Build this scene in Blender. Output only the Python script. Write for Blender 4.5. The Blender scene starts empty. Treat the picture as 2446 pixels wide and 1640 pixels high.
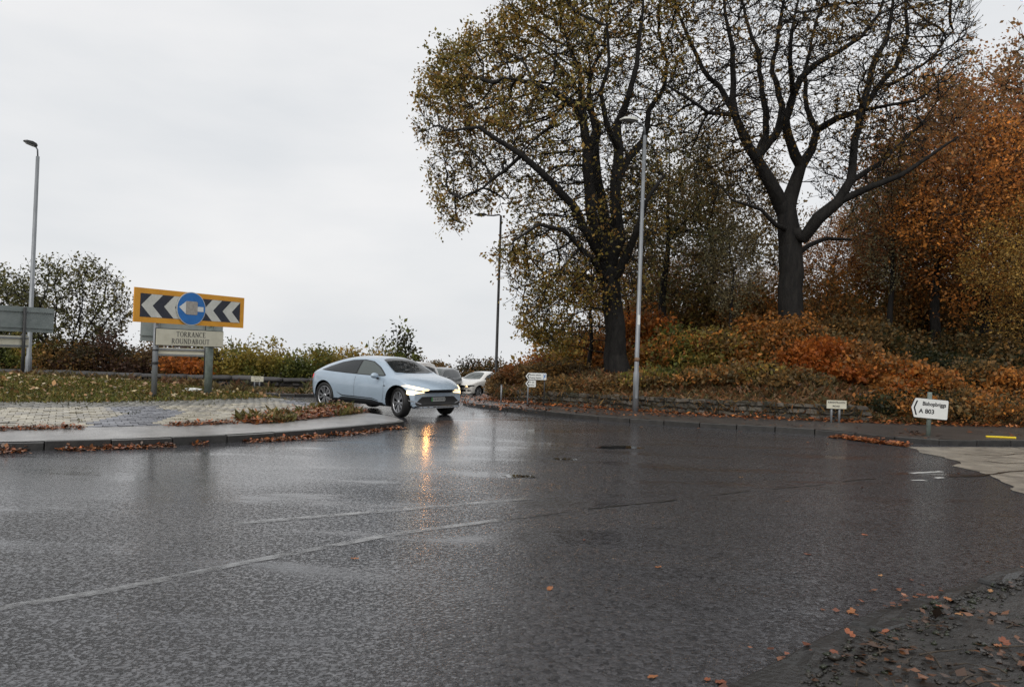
import bpy, bmesh, math, random
import numpy as np
from mathutils import Vector, Matrix, noise
from mathutils.bvhtree import BVHTree
from mathutils.geometry import delaunay_2d_cdt

# ------------------------------------------------------------------ camera, sky, sun, exposure
scene = bpy.context.scene
COL = scene.collection
R = math.radians
CAM_H = 1.65
FPX = 1800.0                       # focal length in pixels of the 2446 px wide photograph
PITCH, ROLL = R(0.95), R(1.8)
cam_data = bpy.data.cameras.new('camera')
cam = bpy.data.objects.new('camera', cam_data)
COL.objects.link(cam)
scene.camera = cam
cam_data.sensor_width = 36.0
cam_data.lens = 36.0 * FPX / 2446.0
cam_data.clip_end = 3000.0
CAMROT = Matrix.Rotation(R(90) + PITCH, 3, 'X') @ Matrix.Rotation(ROLL, 3, 'Z')
cam.matrix_world = Matrix.Translation((0, 0, CAM_H)) @ CAMROT.to_4x4()

world = bpy.data.worlds.new('World')
scene.world = world
world.use_nodes = True
wn, wl = world.node_tree.nodes, world.node_tree.links
wn.clear()
w_out = wn.new('ShaderNodeOutputWorld')
w_bg = wn.new('ShaderNodeBackground')
w_sky = wn.new('ShaderNodeTexSky')
w_sky.sky_type = 'NISHITA'
w_sky.sun_disc = False
w_sky.sun_elevation = R(42)
w_sky.sun_rotation = R(205)
w_sky.dust_density = 4.0
w_scale = wn.new('ShaderNodeVectorMath'); w_scale.operation = 'SCALE'
w_scale.inputs['Scale'].default_value = 0.10
wl.new(w_sky.outputs[0], w_scale.inputs[0])
w_tc = wn.new('ShaderNodeTexCoord')
w_map = wn.new('ShaderNodeMapping'); w_map.inputs['Scale'].default_value = (1.0, 1.0, 3.2)
w_noise = wn.new('ShaderNodeTexNoise')
w_noise.inputs['Scale'].default_value = 2.2
w_noise.inputs['Detail'].default_value = 5.0
w_noise.inputs['Roughness'].default_value = 0.5
wl.new(w_tc.outputs['Generated'], w_map.inputs[0])
wl.new(w_map.outputs[0], w_noise.inputs['Vector'])
w_ramp = wn.new('ShaderNodeValToRGB')
w_ramp.color_ramp.elements[0].position = 0.36
w_ramp.color_ramp.elements[0].color = (0.79, 0.81, 0.83, 1)
w_ramp.color_ramp.elements[1].position = 0.62
w_ramp.color_ramp.elements[1].color = (0.91, 0.91, 0.912, 1)
wl.new(w_noise.outputs['Fac'], w_ramp.inputs[0])
w_mix = wn.new('ShaderNodeMix'); w_mix.data_type = 'RGBA'
w_mix.inputs[0].default_value = 0.94            # cloud cover
wl.new(w_scale.outputs[0], w_mix.inputs[6])
wl.new(w_ramp.outputs[0], w_mix.inputs[7])
wl.new(w_mix.outputs[2], w_bg.inputs['Color'])
w_bg.inputs['Strength'].default_value = 1.0
wl.new(w_bg.outputs[0], w_out.inputs[0])

sun_data = bpy.data.lights.new('sun', 'SUN')
sun_data.energy = 1.5
sun_data.angle = R(50)
sun_data.color = (1.0, 0.96, 0.9)
sun = bpy.data.objects.new('sun', sun_data)
COL.objects.link(sun)
sun.rotation_euler = (R(48), 0, R(-25))

vs = scene.view_settings
vs.view_transform = 'Standard'
vs.look = 'None'
vs.exposure = 0.0
vs.gamma = 1.0
vs.use_curve_mapping = False
scene.cycles.max_bounces = 5
scene.cycles.diffuse_bounces = 3
scene.cycles.glossy_bounces = 3
scene.cycles.transparent_max_bounces = 6
scene.cycles.transmission_bounces = 3
scene.cycles.use_denoising = True
scene.cycles.denoising_prefilter = 'FAST'
scene.cycles.sample_clamp_indirect = 4.0
scene.cycles.sample_clamp_direct = 8.0

# ------------------------------------------------------------------ helpers
def ray(px, py):
    d = CAMROT @ Vector(((px - 1223.0) / FPX, -(py - 820.0) / FPX, -1.0))
    return d

def at(px, py, Y):
    """world point seen at photo pixel (px, py) at depth Y in front of the camera's spot"""
    d = ray(px, py)
    return Vector((0, 0, CAM_H)) + d * (Y / d.y)

def on_z(px, py, z=0.0):
    d = ray(px, py)
    return Vector((0, 0, CAM_H)) + d * ((z - CAM_H) / d.z)

def sstep(t):
    t = np.clip(t, 0.0, 1.0)
    return t * t * (3 - 2 * t)

def G(x, y):
    """height of the carriageway: level by the camera, falling away beyond the roundabout"""
    s = np.maximum(0.0, np.asarray(y, float) - 21.0)
    return -0.036 * (np.sqrt(s * s + 9.0) - 3.0)

def mesh_np(name, verts, quads=None, tris=None, col=None, smooth=False):
    me = bpy.data.meshes.new(name)
    verts = np.asarray(verts, np.float32).reshape(-1, 3)
    parts, starts, tot = [], [], 0
    if quads is not None and len(quads):
        quads = np.asarray(quads, np.int32)
        parts.append(quads.ravel()); starts.append(np.arange(len(quads)) * 4); tot = quads.size
    if tris is not None and len(tris):
        tris = np.asarray(tris, np.int32)
        parts.append(tris.ravel()); starts.append(tot + np.arange(len(tris)) * 3)
    li = np.concatenate(parts); ls = np.concatenate(starts).astype(np.int32)
    me.vertices.add(len(verts)); me.vertices.foreach_set('co', verts.ravel())
    me.loops.add(len(li)); me.loops.foreach_set('vertex_index', li.astype(np.int32))
    me.polygons.add(len(ls)); me.polygons.foreach_set('loop_start', ls)
    if smooth:
        me.polygons.foreach_set('use_smooth', np.ones(len(ls), bool))
    if col is not None:
        a = me.color_attributes.new('Col', 'FLOAT_COLOR', 'POINT')
        c = np.ones((len(verts), 4), np.float32); c[:, :3] = col
        a.data.foreach_set('color', c.ravel())
    me.update(calc_edges=True)
    return me

def obj(name, me, mat=None, parent=None, label=None, cat=None, group=None, kind=None):
    o = bpy.data.objects.new(name, me)
    COL.objects.link(o)
    if mat is not None and me is not None:
        if len(me.materials) == 0:
            me.materials.append(mat)
    if parent is not None:
        o.parent = parent
    return tag(o, label, cat, group, kind)

def tag(o, label=None, cat=None, group=None, kind=None):
    if label: o['label'] = label
    if cat: o['category'] = cat
    if group: o['group'] = group
    if kind: o['kind'] = kind
    return o

def empty(name, loc, rotz=0.0, **kw):
    o = bpy.data.objects.new(name, None)
    COL.objects.link(o)
    o.location = loc
    o.rotation_euler = (0, 0, rotz)
    o.empty_display_size = 0.2
    return tag(o, kw.get('label'), kw.get('cat'), kw.get('group'), kw.get('kind'))

def bm_mesh(name, bm, smooth=False):
    me = bpy.data.meshes.new(name)
    bmesh.ops.recalc_face_normals(bm, faces=bm.faces)
    bm.to_mesh(me); bm.free()
    if smooth:
        me.polygons.foreach_set('use_smooth', np.ones(len(me.polygons), bool))
    return me

def add_box(bm, c, s, rot=None, bevel=0.0):
    m = Matrix.Translation(c)
    if rot is not None: m = m @ rot.to_4x4()
    r = bmesh.ops.create_cube(bm, size=1.0, matrix=m @ Matrix.Diagonal((s[0], s[1], s[2], 1)))
    if bevel > 0:
        es = list({e for v in r['verts'] for e in v.link_edges})
        bmesh.ops.bevel(bm, geom=es, offset=bevel, segments=2, affect='EDGES', profile=0.5)

def box_mesh(name, c, s, rot=None, bevel=0.0):
    bm = bmesh.new(); add_box(bm, Vector(c), s, rot, bevel)
    return bm_mesh(name, bm)

def add_tube(bm, pts, rad, n=10, cap=True):
    pts = [Vector(p) for p in pts]
    if not hasattr(rad, '__len__'): rad = [rad] * len(pts)
    rings = []
    up = Vector((0.31, 0.17, 0.93)).normalized()
    for i, p in enumerate(pts):
        t = (pts[min(i + 1, len(pts) - 1)] - pts[max(i - 1, 0)]).normalized()
        a = t.cross(up)
        if a.length < 1e-3: a = t.cross(Vector((1, 0, 0)))
        a.normalize(); b = t.cross(a)
        rings.append([bm.verts.new(p + (a * math.cos(k * 2 * math.pi / n) + b * math.sin(k * 2 * math.pi / n)) * rad[i]) for k in range(n)])
    for r0, r1 in zip(rings, rings[1:]):
        for k in range(n):
            bm.faces.new((r0[k], r0[(k + 1) % n], r1[(k + 1) % n], r1[k]))
    if cap:
        bm.faces.new(rings[0][::-1]); bm.faces.new(rings[-1])

def tube_mesh(name, pts, rad, n=10, smooth=True):
    bm = bmesh.new(); add_tube(bm, pts, rad, n)
    return bm_mesh(name, bm, smooth)

def plate_mesh(name, outline, y0, y1):
    """flat panel with the outline (x, z), from depth y0 (front) to y1"""
    bm = bmesh.new()
    f = [bm.verts.new((x, y0, z)) for x, z in outline]
    b = [bm.verts.new((x, y1, z)) for x, z in outline]
    bm.faces.new(f); bm.faces.new(b[::-1])
    n = len(f)
    for i in range(n):
        bm.faces.new((f[i], b[i], b[(i + 1) % n], f[(i + 1) % n]))
    return bm_mesh(name, bm)

def rounded(x0, z0, x1, z1, r, n=4):
    pts = []
    for cx, cz, a0 in ((x1 - r, z1 - r, 0), (x0 + r, z1 - r, 90), (x0 + r, z0 + r, 180), (x1 - r, z0 + r, 270)):
        for k in range(n + 1):
            a = R(a0 + 90 * k / n)
            pts.append((cx + r * math.cos(a), cz + r * math.sin(a)))
    return pts

def text_mesh(body, size, cx, cz, y, bold=0.0, sx=1.0):
    cu = bpy.data.curves.new('lettering', 'FONT')
    cu.body = body; cu.size = size; cu.align_x = 'CENTER'; cu.align_y = 'CENTER'
    cu.offset = bold; cu.resolution_u = 3
    o = bpy.data.objects.new('lettering', cu)
    COL.objects.link(o)
    dg = bpy.context.evaluated_depsgraph_get()
    me = bpy.data.meshes.new_from_object(o.evaluated_get(dg))
    bpy.data.objects.remove(o)
    me.name = 'lettering'
    me.transform(Matrix.Translation((cx, y, cz)) @ Matrix.Rotation(R(90), 4, 'X') @ Matrix.Diagonal((sx, 1, 1, 1)))
    return me

def pts_in_poly(p, poly):
    x, y = p[:, 0], p[:, 1]
    poly = np.asarray(poly, float)
    inside = np.zeros(len(p), bool)
    j = len(poly) - 1
    for i in range(len(poly)):
        xi, yi = poly[i]; xj, yj = poly[j]
        c = ((yi > y) != (yj > y)) & (x < (xj - xi) * (y - yi) / (yj - yi + 1e-12) + xi)
        inside ^= c
        j = i
    return inside

def seg_dist(p, poly, closed=False):
    """distance from points p (N,2) to a polyline"""
    poly = np.asarray(poly, float)
    d = np.full(len(p), 1e9)
    n = len(poly) if closed else len(poly) - 1
    for i in range(n):
        a = poly[i]; b = poly[(i + 1) % len(poly)]
        ab = b - a
        t = np.clip(((p - a) @ ab) / (ab @ ab + 1e-12), 0, 1)
        d = np.minimum(d, np.linalg.norm(p - (a + t[:, None] * ab), axis=1))
    return d

def resample(pts, step):
    pts = np.asarray(pts, float)
    seg = np.linalg.norm(np.diff(pts, axis=0), axis=1)
    s = np.concatenate([[0], np.cumsum(seg)])
    n = max(2, int(round(s[-1] / step)) + 1)
    t = np.linspace(0, s[-1], n)
    return np.stack([np.interp(t, s, pts[:, k]) for k in range(pts.shape[1])], 1)

def smooth_poly(pts, step, it=3):
    """rounded polyline through control points (corner cutting), resampled"""
    p = np.asarray(pts, float)
    for _ in range(it):
        q = 0.75 * p[:-1] + 0.25 * p[1:]
        r = 0.25 * p[:-1] + 0.75 * p[1:]
        p = np.concatenate([p[:1], np.stack([q, r], 1).reshape(-1, p.shape[1]), p[-1:]])
    return resample(p, step)

def normals2d(pts):
    t = np.gradient(pts, axis=0)
    t /= np.linalg.norm(t, axis=1)[:, None] + 1e-9
    return np.stack([-t[:, 1], t[:, 0]], 1)        # left of travel

# ------------------------------------------------------------------ materials
def new_mat(name):
    m = bpy.data.materials.new(name)
    m.use_nodes = True
    nt = m.node_tree
    b = nt.nodes['Principled BSDF']
    return m, nt, b

def nd(nt, typ, **inp):
    n = nt.nodes.new(typ)
    for k, v in inp.items():
        n.inputs[k.replace('_', ' ')].default_value = v
    return n

def ramp(nt, src, stops):
    r = nt.nodes.new('ShaderNodeValToRGB')
    els = r.color_ramp.elements
    while len(els) < len(stops): els.new(0.5)
    for e, (p, c) in zip(els, stops):
        e.position = p
        e.color = (c[0], c[1], c[2], 1) if hasattr(c, '__len__') else (c, c, c, 1)
    nt.links.new(src, r.inputs[0])
    return r.outputs[0]

def objcoord(nt, scale=(1, 1, 1), world=False):
    if world:
        g = nt.nodes.new('ShaderNodeNewGeometry'); src = g.outputs['Position']
    else:
        g = nt.nodes.new('ShaderNodeTexCoord'); src = g.outputs['Object']
    m = nt.nodes.new('ShaderNodeMapping'); m.inputs['Scale'].default_value = scale
    nt.links.new(src, m.inputs[0])
    return m.outputs[0]

def mixc(nt, fac, a, b, mode='MIX'):
    m = nt.nodes.new('ShaderNodeMix'); m.data_type = 'RGBA'; m.blend_type = mode
    for sock, v in ((m.inputs[0], fac), (m.inputs[6], a), (m.inputs[7], b)):
        if hasattr(v, 'links') or hasattr(v, 'is_linked'): nt.links.new(v, sock)
        elif hasattr(v, '__len__'): sock.default_value = (*v, 1)
        else: sock.default_value = v
    return m.outputs[2]

def mathn(nt, op, a, b=None):
    m = nt.nodes.new('ShaderNodeMath'); m.operation = op
    for i, v in enumerate((a, b)):
        if v is None: continue
        if hasattr(v, 'is_linked'): nt.links.new(v, m.inputs[i])
        else: m.inputs[i].default_value = v
    return m.outputs[0]

def noisy(name, c0, c1, rough=0.6, scale=6.0, bump=0.0, bscale=40.0, dist=0.01, metallic=0.0, world=True, spec=0.5, stretch=(1, 1, 1), coat=0.0):
    m, nt, b = new_mat(name)
    v = objcoord(nt, stretch, world)
    n = nd(nt, 'ShaderNodeTexNoise', Scale=scale, Detail=6.0, Roughness=0.6)
    nt.links.new(v, n.inputs['Vector'])
    nt.links.new(ramp(nt, n.outputs['Fac'], [(0.32, c0), (0.68, c1)]), b.inputs['Base Color'])
    b.inputs['Roughness'].default_value = rough
    b.inputs['Metallic'].default_value = metallic
    b.inputs['Specular IOR Level'].default_value = spec
    b.inputs['Coat Weight'].default_value = coat
    if bump > 0:
        n2 = nd(nt, 'ShaderNodeTexNoise', Scale=bscale, Detail=5.0, Roughness=0.65)
        nt.links.new(v, n2.inputs['Vector'])
        bp = nd(nt, 'ShaderNodeBump', Strength=bump, Distance=dist)
        nt.links.new(n2.outputs['Fac'], bp.inputs['Height'])
        nt.links.new(bp.outputs[0], b.inputs['Normal'])
    return m

def tinted(name, rough=0.6, var=0.25, bump=0.4, bscale=60.0, wet=0.5):
    """colour from the object's own colour, uneven by noise and from piece to piece"""
    m, nt, b = new_mat(name)
    oi = nt.nodes.new('ShaderNodeObjectInfo')
    v = objcoord(nt, (1, 1, 1), True)
    n = nd(nt, 'ShaderNodeTexNoise', Scale=14.0, Detail=6.0, Roughness=0.65)
    nt.links.new(v, n.inputs['Vector'])
    f = mathn(nt, 'ADD', mathn(nt, 'MULTIPLY', n.outputs['Fac'], var * 2.4), 1.0 - 1.2 * var - var * 0.4)
    f = mathn(nt, 'ADD', f, mathn(nt, 'MULTIPLY', oi.outputs['Random'], var * 0.8))
    sc = nt.nodes.new('ShaderNodeVectorMath'); sc.operation = 'SCALE'
    nt.links.new(oi.outputs['Color'], sc.inputs[0]); nt.links.new(f, sc.inputs['Scale'])
    nt.links.new(sc.outputs[0], b.inputs['Base Color'])
    b.inputs['Roughness'].default_value = rough
    b.inputs['Specular IOR Level'].default_value = wet
    n2 = nd(nt, 'ShaderNodeTexNoise', Scale=bscale, Detail=4.0)
    nt.links.new(v, n2.inputs['Vector'])
    bp = nd(nt, 'ShaderNodeBump', Strength=bump, Distance=0.01)
    nt.links.new(n2.outputs['Fac'], bp.inputs['Height'])
    nt.links.new(bp.outputs[0], b.inputs['Normal'])
    return m

def attr_mat(name, rough=0.55, trans=0.25, spec=0.3):
    """foliage and litter: colour carried by each leaf, some light passing through"""
    m, nt, b = new_mat(name)
    a = nt.nodes.new('ShaderNodeAttribute'); a.attribute_name = 'Col'
    oi = nt.nodes.new('ShaderNodeObjectInfo')
    c = mixc(nt, 1.0, a.outputs['Color'], oi.outputs['Color'], 'MULTIPLY')
    nt.links.new(c, b.inputs['Base Color'])
    b.inputs['Roughness'].default_value = rough
    b.inputs['Specular IOR Level'].default_value = spec
    if trans > 0:
        t = nt.nodes.new('ShaderNodeBsdfTranslucent')
        nt.links.new(c, t.inputs['Color'])
        mx = nt.nodes.new('ShaderNodeMixShader'); mx.inputs[0].default_value = trans
        nt.links.new(b.outputs[0], mx.inputs[1]); nt.links.new(t.outputs[0], mx.inputs[2])
        nt.links.new(mx.outputs[0], nt.nodes['Material Output'].inputs['Surface'])
    return m

def plain(name, c, rough=0.5, metallic=0.0, emit=None, strength=0.0, coat=0.0, spec=0.5):
    m, nt, b = new_mat(name)
    b.inputs['Base Color'].default_value = (*c, 1)
    b.inputs['Roughness'].default_value = rough
    b.inputs['Metallic'].default_value = metallic
    b.inputs['Coat Weight'].default_value = coat
    b.inputs['Coat Roughness'].default_value = 0.05
    b.inputs['Specular IOR Level'].default_value = spec
    if emit:
        b.inputs['Emission Color'].default_value = (*emit, 1)
        b.inputs['Emission Strength'].default_value = strength
    return m

def asphalt_mat():
    m, nt, b = new_mat('wet_asphalt')
    v = objcoord(nt, (1, 1, 1), True)
    big = nd(nt, 'ShaderNodeTexNoise', Scale=0.35, Detail=5.0, Roughness=0.55)
    nt.links.new(v, big.inputs['Vector'])
    # films of water gather in long shallow wheel tracks
    vs_ = nt.nodes.new('ShaderNodeMapping'); vs_.inputs['Rotation'].default_value = (0, 0, R(28)); vs_.inputs['Scale'].default_value = (0.42, 1.5, 1)
    nt.links.new(v, vs_.inputs[0])
    film = nd(nt, 'ShaderNodeTexNoise', Scale=0.9, Detail=5.0, Roughness=0.6)
    nt.links.new(vs_.outputs[0], film.inputs['Vector'])
    wet = ramp(nt, film.outputs['Fac'], [(0.48, 0.0), (0.64, 1.0)])
    vor = nd(nt, 'ShaderNodeTexVoronoi', Scale=34.0, Randomness=1.0)
    nt.links.new(v, vor.inputs['Vector'])
    vor2 = nd(nt, 'ShaderNodeTexNoise', Scale=21.0, Detail=3.0, Roughness=0.55)
    nt.links.new(v, vor2.inputs['Vector'])
    fine = nd(nt, 'ShaderNodeTexNoise', Scale=46.0, Detail=4.0, Roughness=0.6)
    nt.links.new(v, fine.inputs['Vector'])
    # worn chippings: flat wet tops with black pits between them
    hn = mathn(nt, 'ADD', mathn(nt, 'MULTIPLY', fine.outputs['Fac'], 0.62), mathn(nt, 'MULTIPLY', vor2.outputs['Fac'], 0.38))
    pit = ramp(nt, mathn(nt, 'ADD', hn, mathn(nt, 'MULTIPLY', mathn(nt, 'SUBTRACT', big.outputs['Fac'], 0.5), 0.14)), [(0.37, 0.0), (0.50, 1.0)])
    pit = mathn(nt, 'MAXIMUM', pit, mathn(nt, 'MULTIPLY', wet, 0.9))
    h = mathn(nt, 'ADD', pit, mathn(nt, 'MULTIPLY', vor.outputs['Distance'], -0.30))
    chip = nd(nt, 'ShaderNodeTexVoronoi', Scale=34.0, Randomness=1.0)
    nt.links.new(v, chip.inputs['Vector'])
    c1 = ramp(nt, chip.outputs['Color'], [(0.1, (0.020, 0.020, 0.022)), (0.9, (0.085, 0.083, 0.086))])
    c2 = ramp(nt, big.outputs['Fac'], [(0.3, (0.8, 0.83, 0.90)), (0.7, (1.15, 1.15, 1.17))])
    c3 = mixc(nt, 1.0, c1, c2, 'MULTIPLY')
    nt.links.new(mixc(nt, pit, (0.013, 0.013, 0.015), c3), b.inputs['Base Color'])
    rr = ramp(nt, big.outputs['Fac'], [(0.35, 0.10), (0.65, 0.19)])
    rough = mixc(nt, wet, rr, (0.06, 0.06, 0.06))
    rough = mixc(nt, pit, (0.38, 0.38, 0.38), rough)
    nt.links.new(rough, b.inputs['Roughness'])
    b.inputs['Specular IOR Level'].default_value = 0.5
    # the lane hugging the island was resurfaced with a closer, smoother mix; the rest is coarse chippings
    dv = nt.nodes.new('ShaderNodeVectorMath'); dv.operation = 'DISTANCE'
    dv.inputs[1].default_value = (-12.5, 21.0, 0.0)
    nt.links.new(v, dv.inputs[0])
    edge = mathn(nt, 'ADD', dv.outputs['Value'], mathn(nt, 'MULTIPLY', film.outputs['Fac'], 1.6))
    close = ramp(nt, mathn(nt, 'MULTIPLY', edge, 0.02), [(0.318, 1.0), (0.345, 0.0)])
    st = mathn(nt, 'SUBTRACT', 0.90, mathn(nt, 'MULTIPLY', wet, 0.60))
    st = mathn(nt, 'MULTIPLY', st, mathn(nt, 'SUBTRACT', 1.0, mathn(nt, 'MULTIPLY', close, 0.88)))
    bp = nd(nt, 'ShaderNodeBump', Distance=0.011)
    nt.links.new(st, bp.inputs['Strength'])
    nt.links.new(h, bp.inputs['Height'])
    nt.links.new(bp.outputs[0], b.inputs['Normal'])
    return m

def worn_line_mat():
    m, nt, b = new_mat('worn_road_paint')
    v = objcoord(nt, (1, 1, 1), True)
    n = nd(nt, 'ShaderNodeTexNoise', Scale=5.0, Detail=9.0, Roughness=0.75)
    nt.links.new(v, n.inputs['Vector'])
    fac = ramp(nt, n.outputs['Fac'], [(0.38, 0.0), (0.60, 0.9)])
    b.inputs['Base Color'].default_value = (0.19, 0.19, 0.19, 1)
    b.inputs['Roughness'].default_value = 0.12
    t = nt.nodes.new('ShaderNodeBsdfTransparent')
    mx = nt.nodes.new('ShaderNodeMixShader')
    nt.links.new(fac, mx.inputs[0]); nt.links.new(t.outputs[0], mx.inputs[1]); nt.links.new(b.outputs[0], mx.inputs[2])
    nt.links.new(mx.outputs[0], nt.nodes['Material Output'].inputs['Surface'])
    return m

def paint(name, c, rough=0.32):
    m, nt, b = new_mat(name)
    v = objcoord(nt, (1, 1, 1))
    n = nd(nt, 'ShaderNodeTexNoise', Scale=3.0, Detail=5.0)
    nt.links.new(v, n.inputs['Vector'])
    g = nt.nodes.new('ShaderNodeTexCoord')
    nt.links.new(ramp(nt, n.outputs['Fac'], [(0.3, [x * 0.93 for x in c]), (0.7, c)]), b.inputs['Base Color'])
    b.inputs['Metallic'].default_value = 0.12
    b.inputs['Roughness'].default_value = rough
    b.inputs['Coat Weight'].default_value = 0.8
    b.inputs['Coat Roughness'].default_value = 0.06
    return m

def galv(name, c=(0.24, 0.255, 0.27)):
    return noisy(name, [x * 0.75 for x in c], [x * 1.1 for x in c], rough=0.45, scale=9.0, metallic=0.35, stretch=(1, 1, 0.2), world=False)

M = dict(
    asphalt=asphalt_mat(), line=worn_line_mat(),
    ground=noisy('field_soil', (0.035, 0.03, 0.014), (0.07, 0.065, 0.025), 0.9, 0.8, 0.5, 8.0, 0.05),
    bank=noisy('bank_soil', (0.025, 0.017, 0.010), (0.065, 0.042, 0.02), 0.9, 2.0, 0.6, 14.0, 0.04),
    turf=noisy('turf_soil', (0.045, 0.045, 0.014), (0.085, 0.085, 0.026), 0.9, 2.5, 0.6, 30.0, 0.03),
    concrete=noisy('wet_concrete', (0.20, 0.195, 0.19), (0.33, 0.32, 0.31), 0.30, 2.2, 0.35, 45.0, 0.008),
    pave=noisy('wet_footway_asphalt', (0.03, 0.028, 0.027), (0.065, 0.058, 0.053), 0.38, 1.6, 0.5, 60.0, 0.008),
    kerb=tinted('kerb_stone', 0.42, 0.25, 0.5, 40.0),
    bed=noisy('moss_joint', (0.025, 0.027, 0.012), (0.06, 0.058, 0.035), 0.8, 5.0, 0.4, 50.0),
    brick=tinted('paver', 0.34, 0.28, 0.4, 70.0),
    stone=tinted('rubble_stone', 0.65, 0.4, 0.8, 22.0),
    mortar=noisy('wall_core', (0.012, 0.011, 0.009), (0.03, 0.026, 0.02), 0.9, 4.0),
    leaf=attr_mat('foliage', 0.5, 0.48), litter=attr_mat('leaf_litter', 0.32, 0.0, 0.5),
    grass=attr_mat('grass_blades', 0.5, 0.2, 0.3),
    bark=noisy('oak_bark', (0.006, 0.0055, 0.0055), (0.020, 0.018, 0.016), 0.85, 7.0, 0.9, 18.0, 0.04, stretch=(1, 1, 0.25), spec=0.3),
    galv=galv('galvanised_steel'), darksteel=noisy('dark_painted_steel', (0.012, 0.013, 0.014), (0.03, 0.03, 0.03), 0.5, 6.0),
    greenpost=noisy('weathered_green_post', (0.10, 0.13, 0.115), (0.20, 0.235, 0.21), 0.5, 7.0, world=False),
    signgrey=noisy('sign_back_grey', (0.17, 0.20, 0.195), (0.24, 0.27, 0.265), 0.45, 4.0),
    cream=noisy('cream_sign_face', (0.50, 0.48, 0.38), (0.60, 0.58, 0.47), 0.4, 5.0),
    white=noisy('white_sign_face', (0.62, 0.64, 0.62), (0.72, 0.73, 0.71), 0.35, 4.0),
    black=plain('sign_black', (0.012, 0.013, 0.018), 0.45), letter=plain('letter_black', (0.02, 0.02, 0.022), 0.5),
    navy=noisy('chevron_navy', (0.012, 0.015, 0.028), (0.022, 0.026, 0.042), 0.4, 6.0),
    amber=noisy('sign_amber', (0.62, 0.27, 0.015), (0.72, 0.34, 0.025), 0.4, 4.0),
    blue=noisy('sign_blue', (0.008, 0.125, 0.40), (0.014, 0.165, 0.50), 0.35, 5.0),
    chevwhite=noisy('chevron_white', (0.50, 0.51, 0.47), (0.62, 0.62, 0.57), 0.4, 6.0),
    patch=noisy('grey_sticker', (0.28, 0.26, 0.24), (0.40, 0.38, 0.34), 0.6, 20.0),
    yellow=plain('yellow_plastic', (0.75, 0.55, 0.02), 0.4),
    sandy=noisy('worn_concrete_road', (0.13, 0.115, 0.095), (0.33, 0.295, 0.24), 0.38, 2.6, 0.6, 30.0, 0.015),
    twig=noisy('twig_bark', (0.02, 0.015, 0.01), (0.06, 0.045, 0.03), 0.7, 20.0),
    tyre=noisy('tyre_rubber', (0.008, 0.008, 0.008), (0.016, 0.016, 0.016), 0.6, 20.0, world=False),
    rim=plain('alloy', (0.42, 0.43, 0.45), 0.3, 0.8), rimblack=plain('gloss_black', (0.008, 0.008, 0.009), 0.25, coat=0.5),
    trim=plain('black_trim', (0.010, 0.010, 0.011), 0.45), sill=plain('grey_sill', (0.022, 0.026, 0.030), 0.5),
    glass=plain('car_glass', (0.016, 0.019, 0.021), 0.03, spec=0.45),
    paleglass=plain('car_glass_clear', (0.085, 0.10, 0.098), 0.04, spec=0.4),
    bluepaint=paint('blue_car_paint', (0.35, 0.435, 0.525)), whitepaint=paint('white_car_paint', (0.84, 0.83, 0.80)),
    greypaint=paint('grey_car_paint', (0.055, 0.06, 0.062)),
    lampon=plain('lit_headlamp', (0.9, 0.8, 0.6), 0.2, emit=(1.0, 0.70, 0.36), strength=2.8),
    lampsoft=plain('headlamp_low', (0.9, 0.8, 0.6), 0.2, emit=(1.0, 0.66, 0.30), strength=5.0),
    tail=plain('tail_lamp', (0.5, 0.02, 0.03), 0.3, emit=(1.0, 0.03, 0.06), strength=0.8),
    platew=plain('number_plate', (0.36, 0.37, 0.36), 0.4), plateg=plain('plate_green_band', (0.05, 0.22, 0.07), 0.4),
    lampglass=plain('lantern_glass', (0.35, 0.36, 0.36), 0.2),
)

# ------------------------------------------------------------------ the setting
def region_mesh(name, outline, spacing, zf, seed=1, lines=(), keep=None, extra=None):
    """triangulated sheet filling an outline, height from zf(x, y)"""
    rng = np.random.default_rng(seed)
    outline = np.asarray(outline, float)
    lo, hi = outline.min(0), outline.max(0)
    gx, gy = np.meshgrid(np.arange(lo[0], hi[0], spacing), np.arange(lo[1], hi[1], spacing))
    g = np.stack([gx.ravel(), gy.ravel()], 1) + rng.uniform(-0.25, 0.25, (gx.size, 2)) * spacing
    g = g[pts_in_poly(g, outline)]
    g = g[seg_dist(g, outline, True) > spacing * 0.35]
    vs_, es = [], []
    def add(poly, closed):
        b = len(vs_)
        vs_.extend([Vector((float(p[0]), float(p[1]))) for p in poly])
        n = len(poly)
        es.extend([(b + i, b + (i + 1) % n) for i in range(n if closed else n - 1)])
    add(outline, True)
    for l in lines: add(l, False)
    vs_.extend([Vector((float(p[0]), float(p[1]))) for p in g])
    if extra is not None: vs_.extend([Vector((float(p[0]), float(p[1]))) for p in extra])
    v2, _, f2, *_ = delaunay_2d_cdt(vs_, es, [], 0, 1e-4)
    v = np.array([(p[0], p[1]) for p in v2])
    f = np.array([t for t in f2 if len(t) == 3], np.int32)
    c = v[f].mean(1)
    k = pts_in_poly(c, outline)
    if keep is not None: k &= keep(c)
    f = f[k]
    z = zf(v[:, 0], v[:, 1])
    return mesh_np(name, np.column_stack([v, z]), tris=f, smooth=True)

def in_view(x, y, margin=60):
    """does a spot on the ground fall inside the picture (roughly)?"""
    if y < 1.0: return False
    px = 1223 + FPX * x / y
    return -margin < px < 2446 + margin

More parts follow.
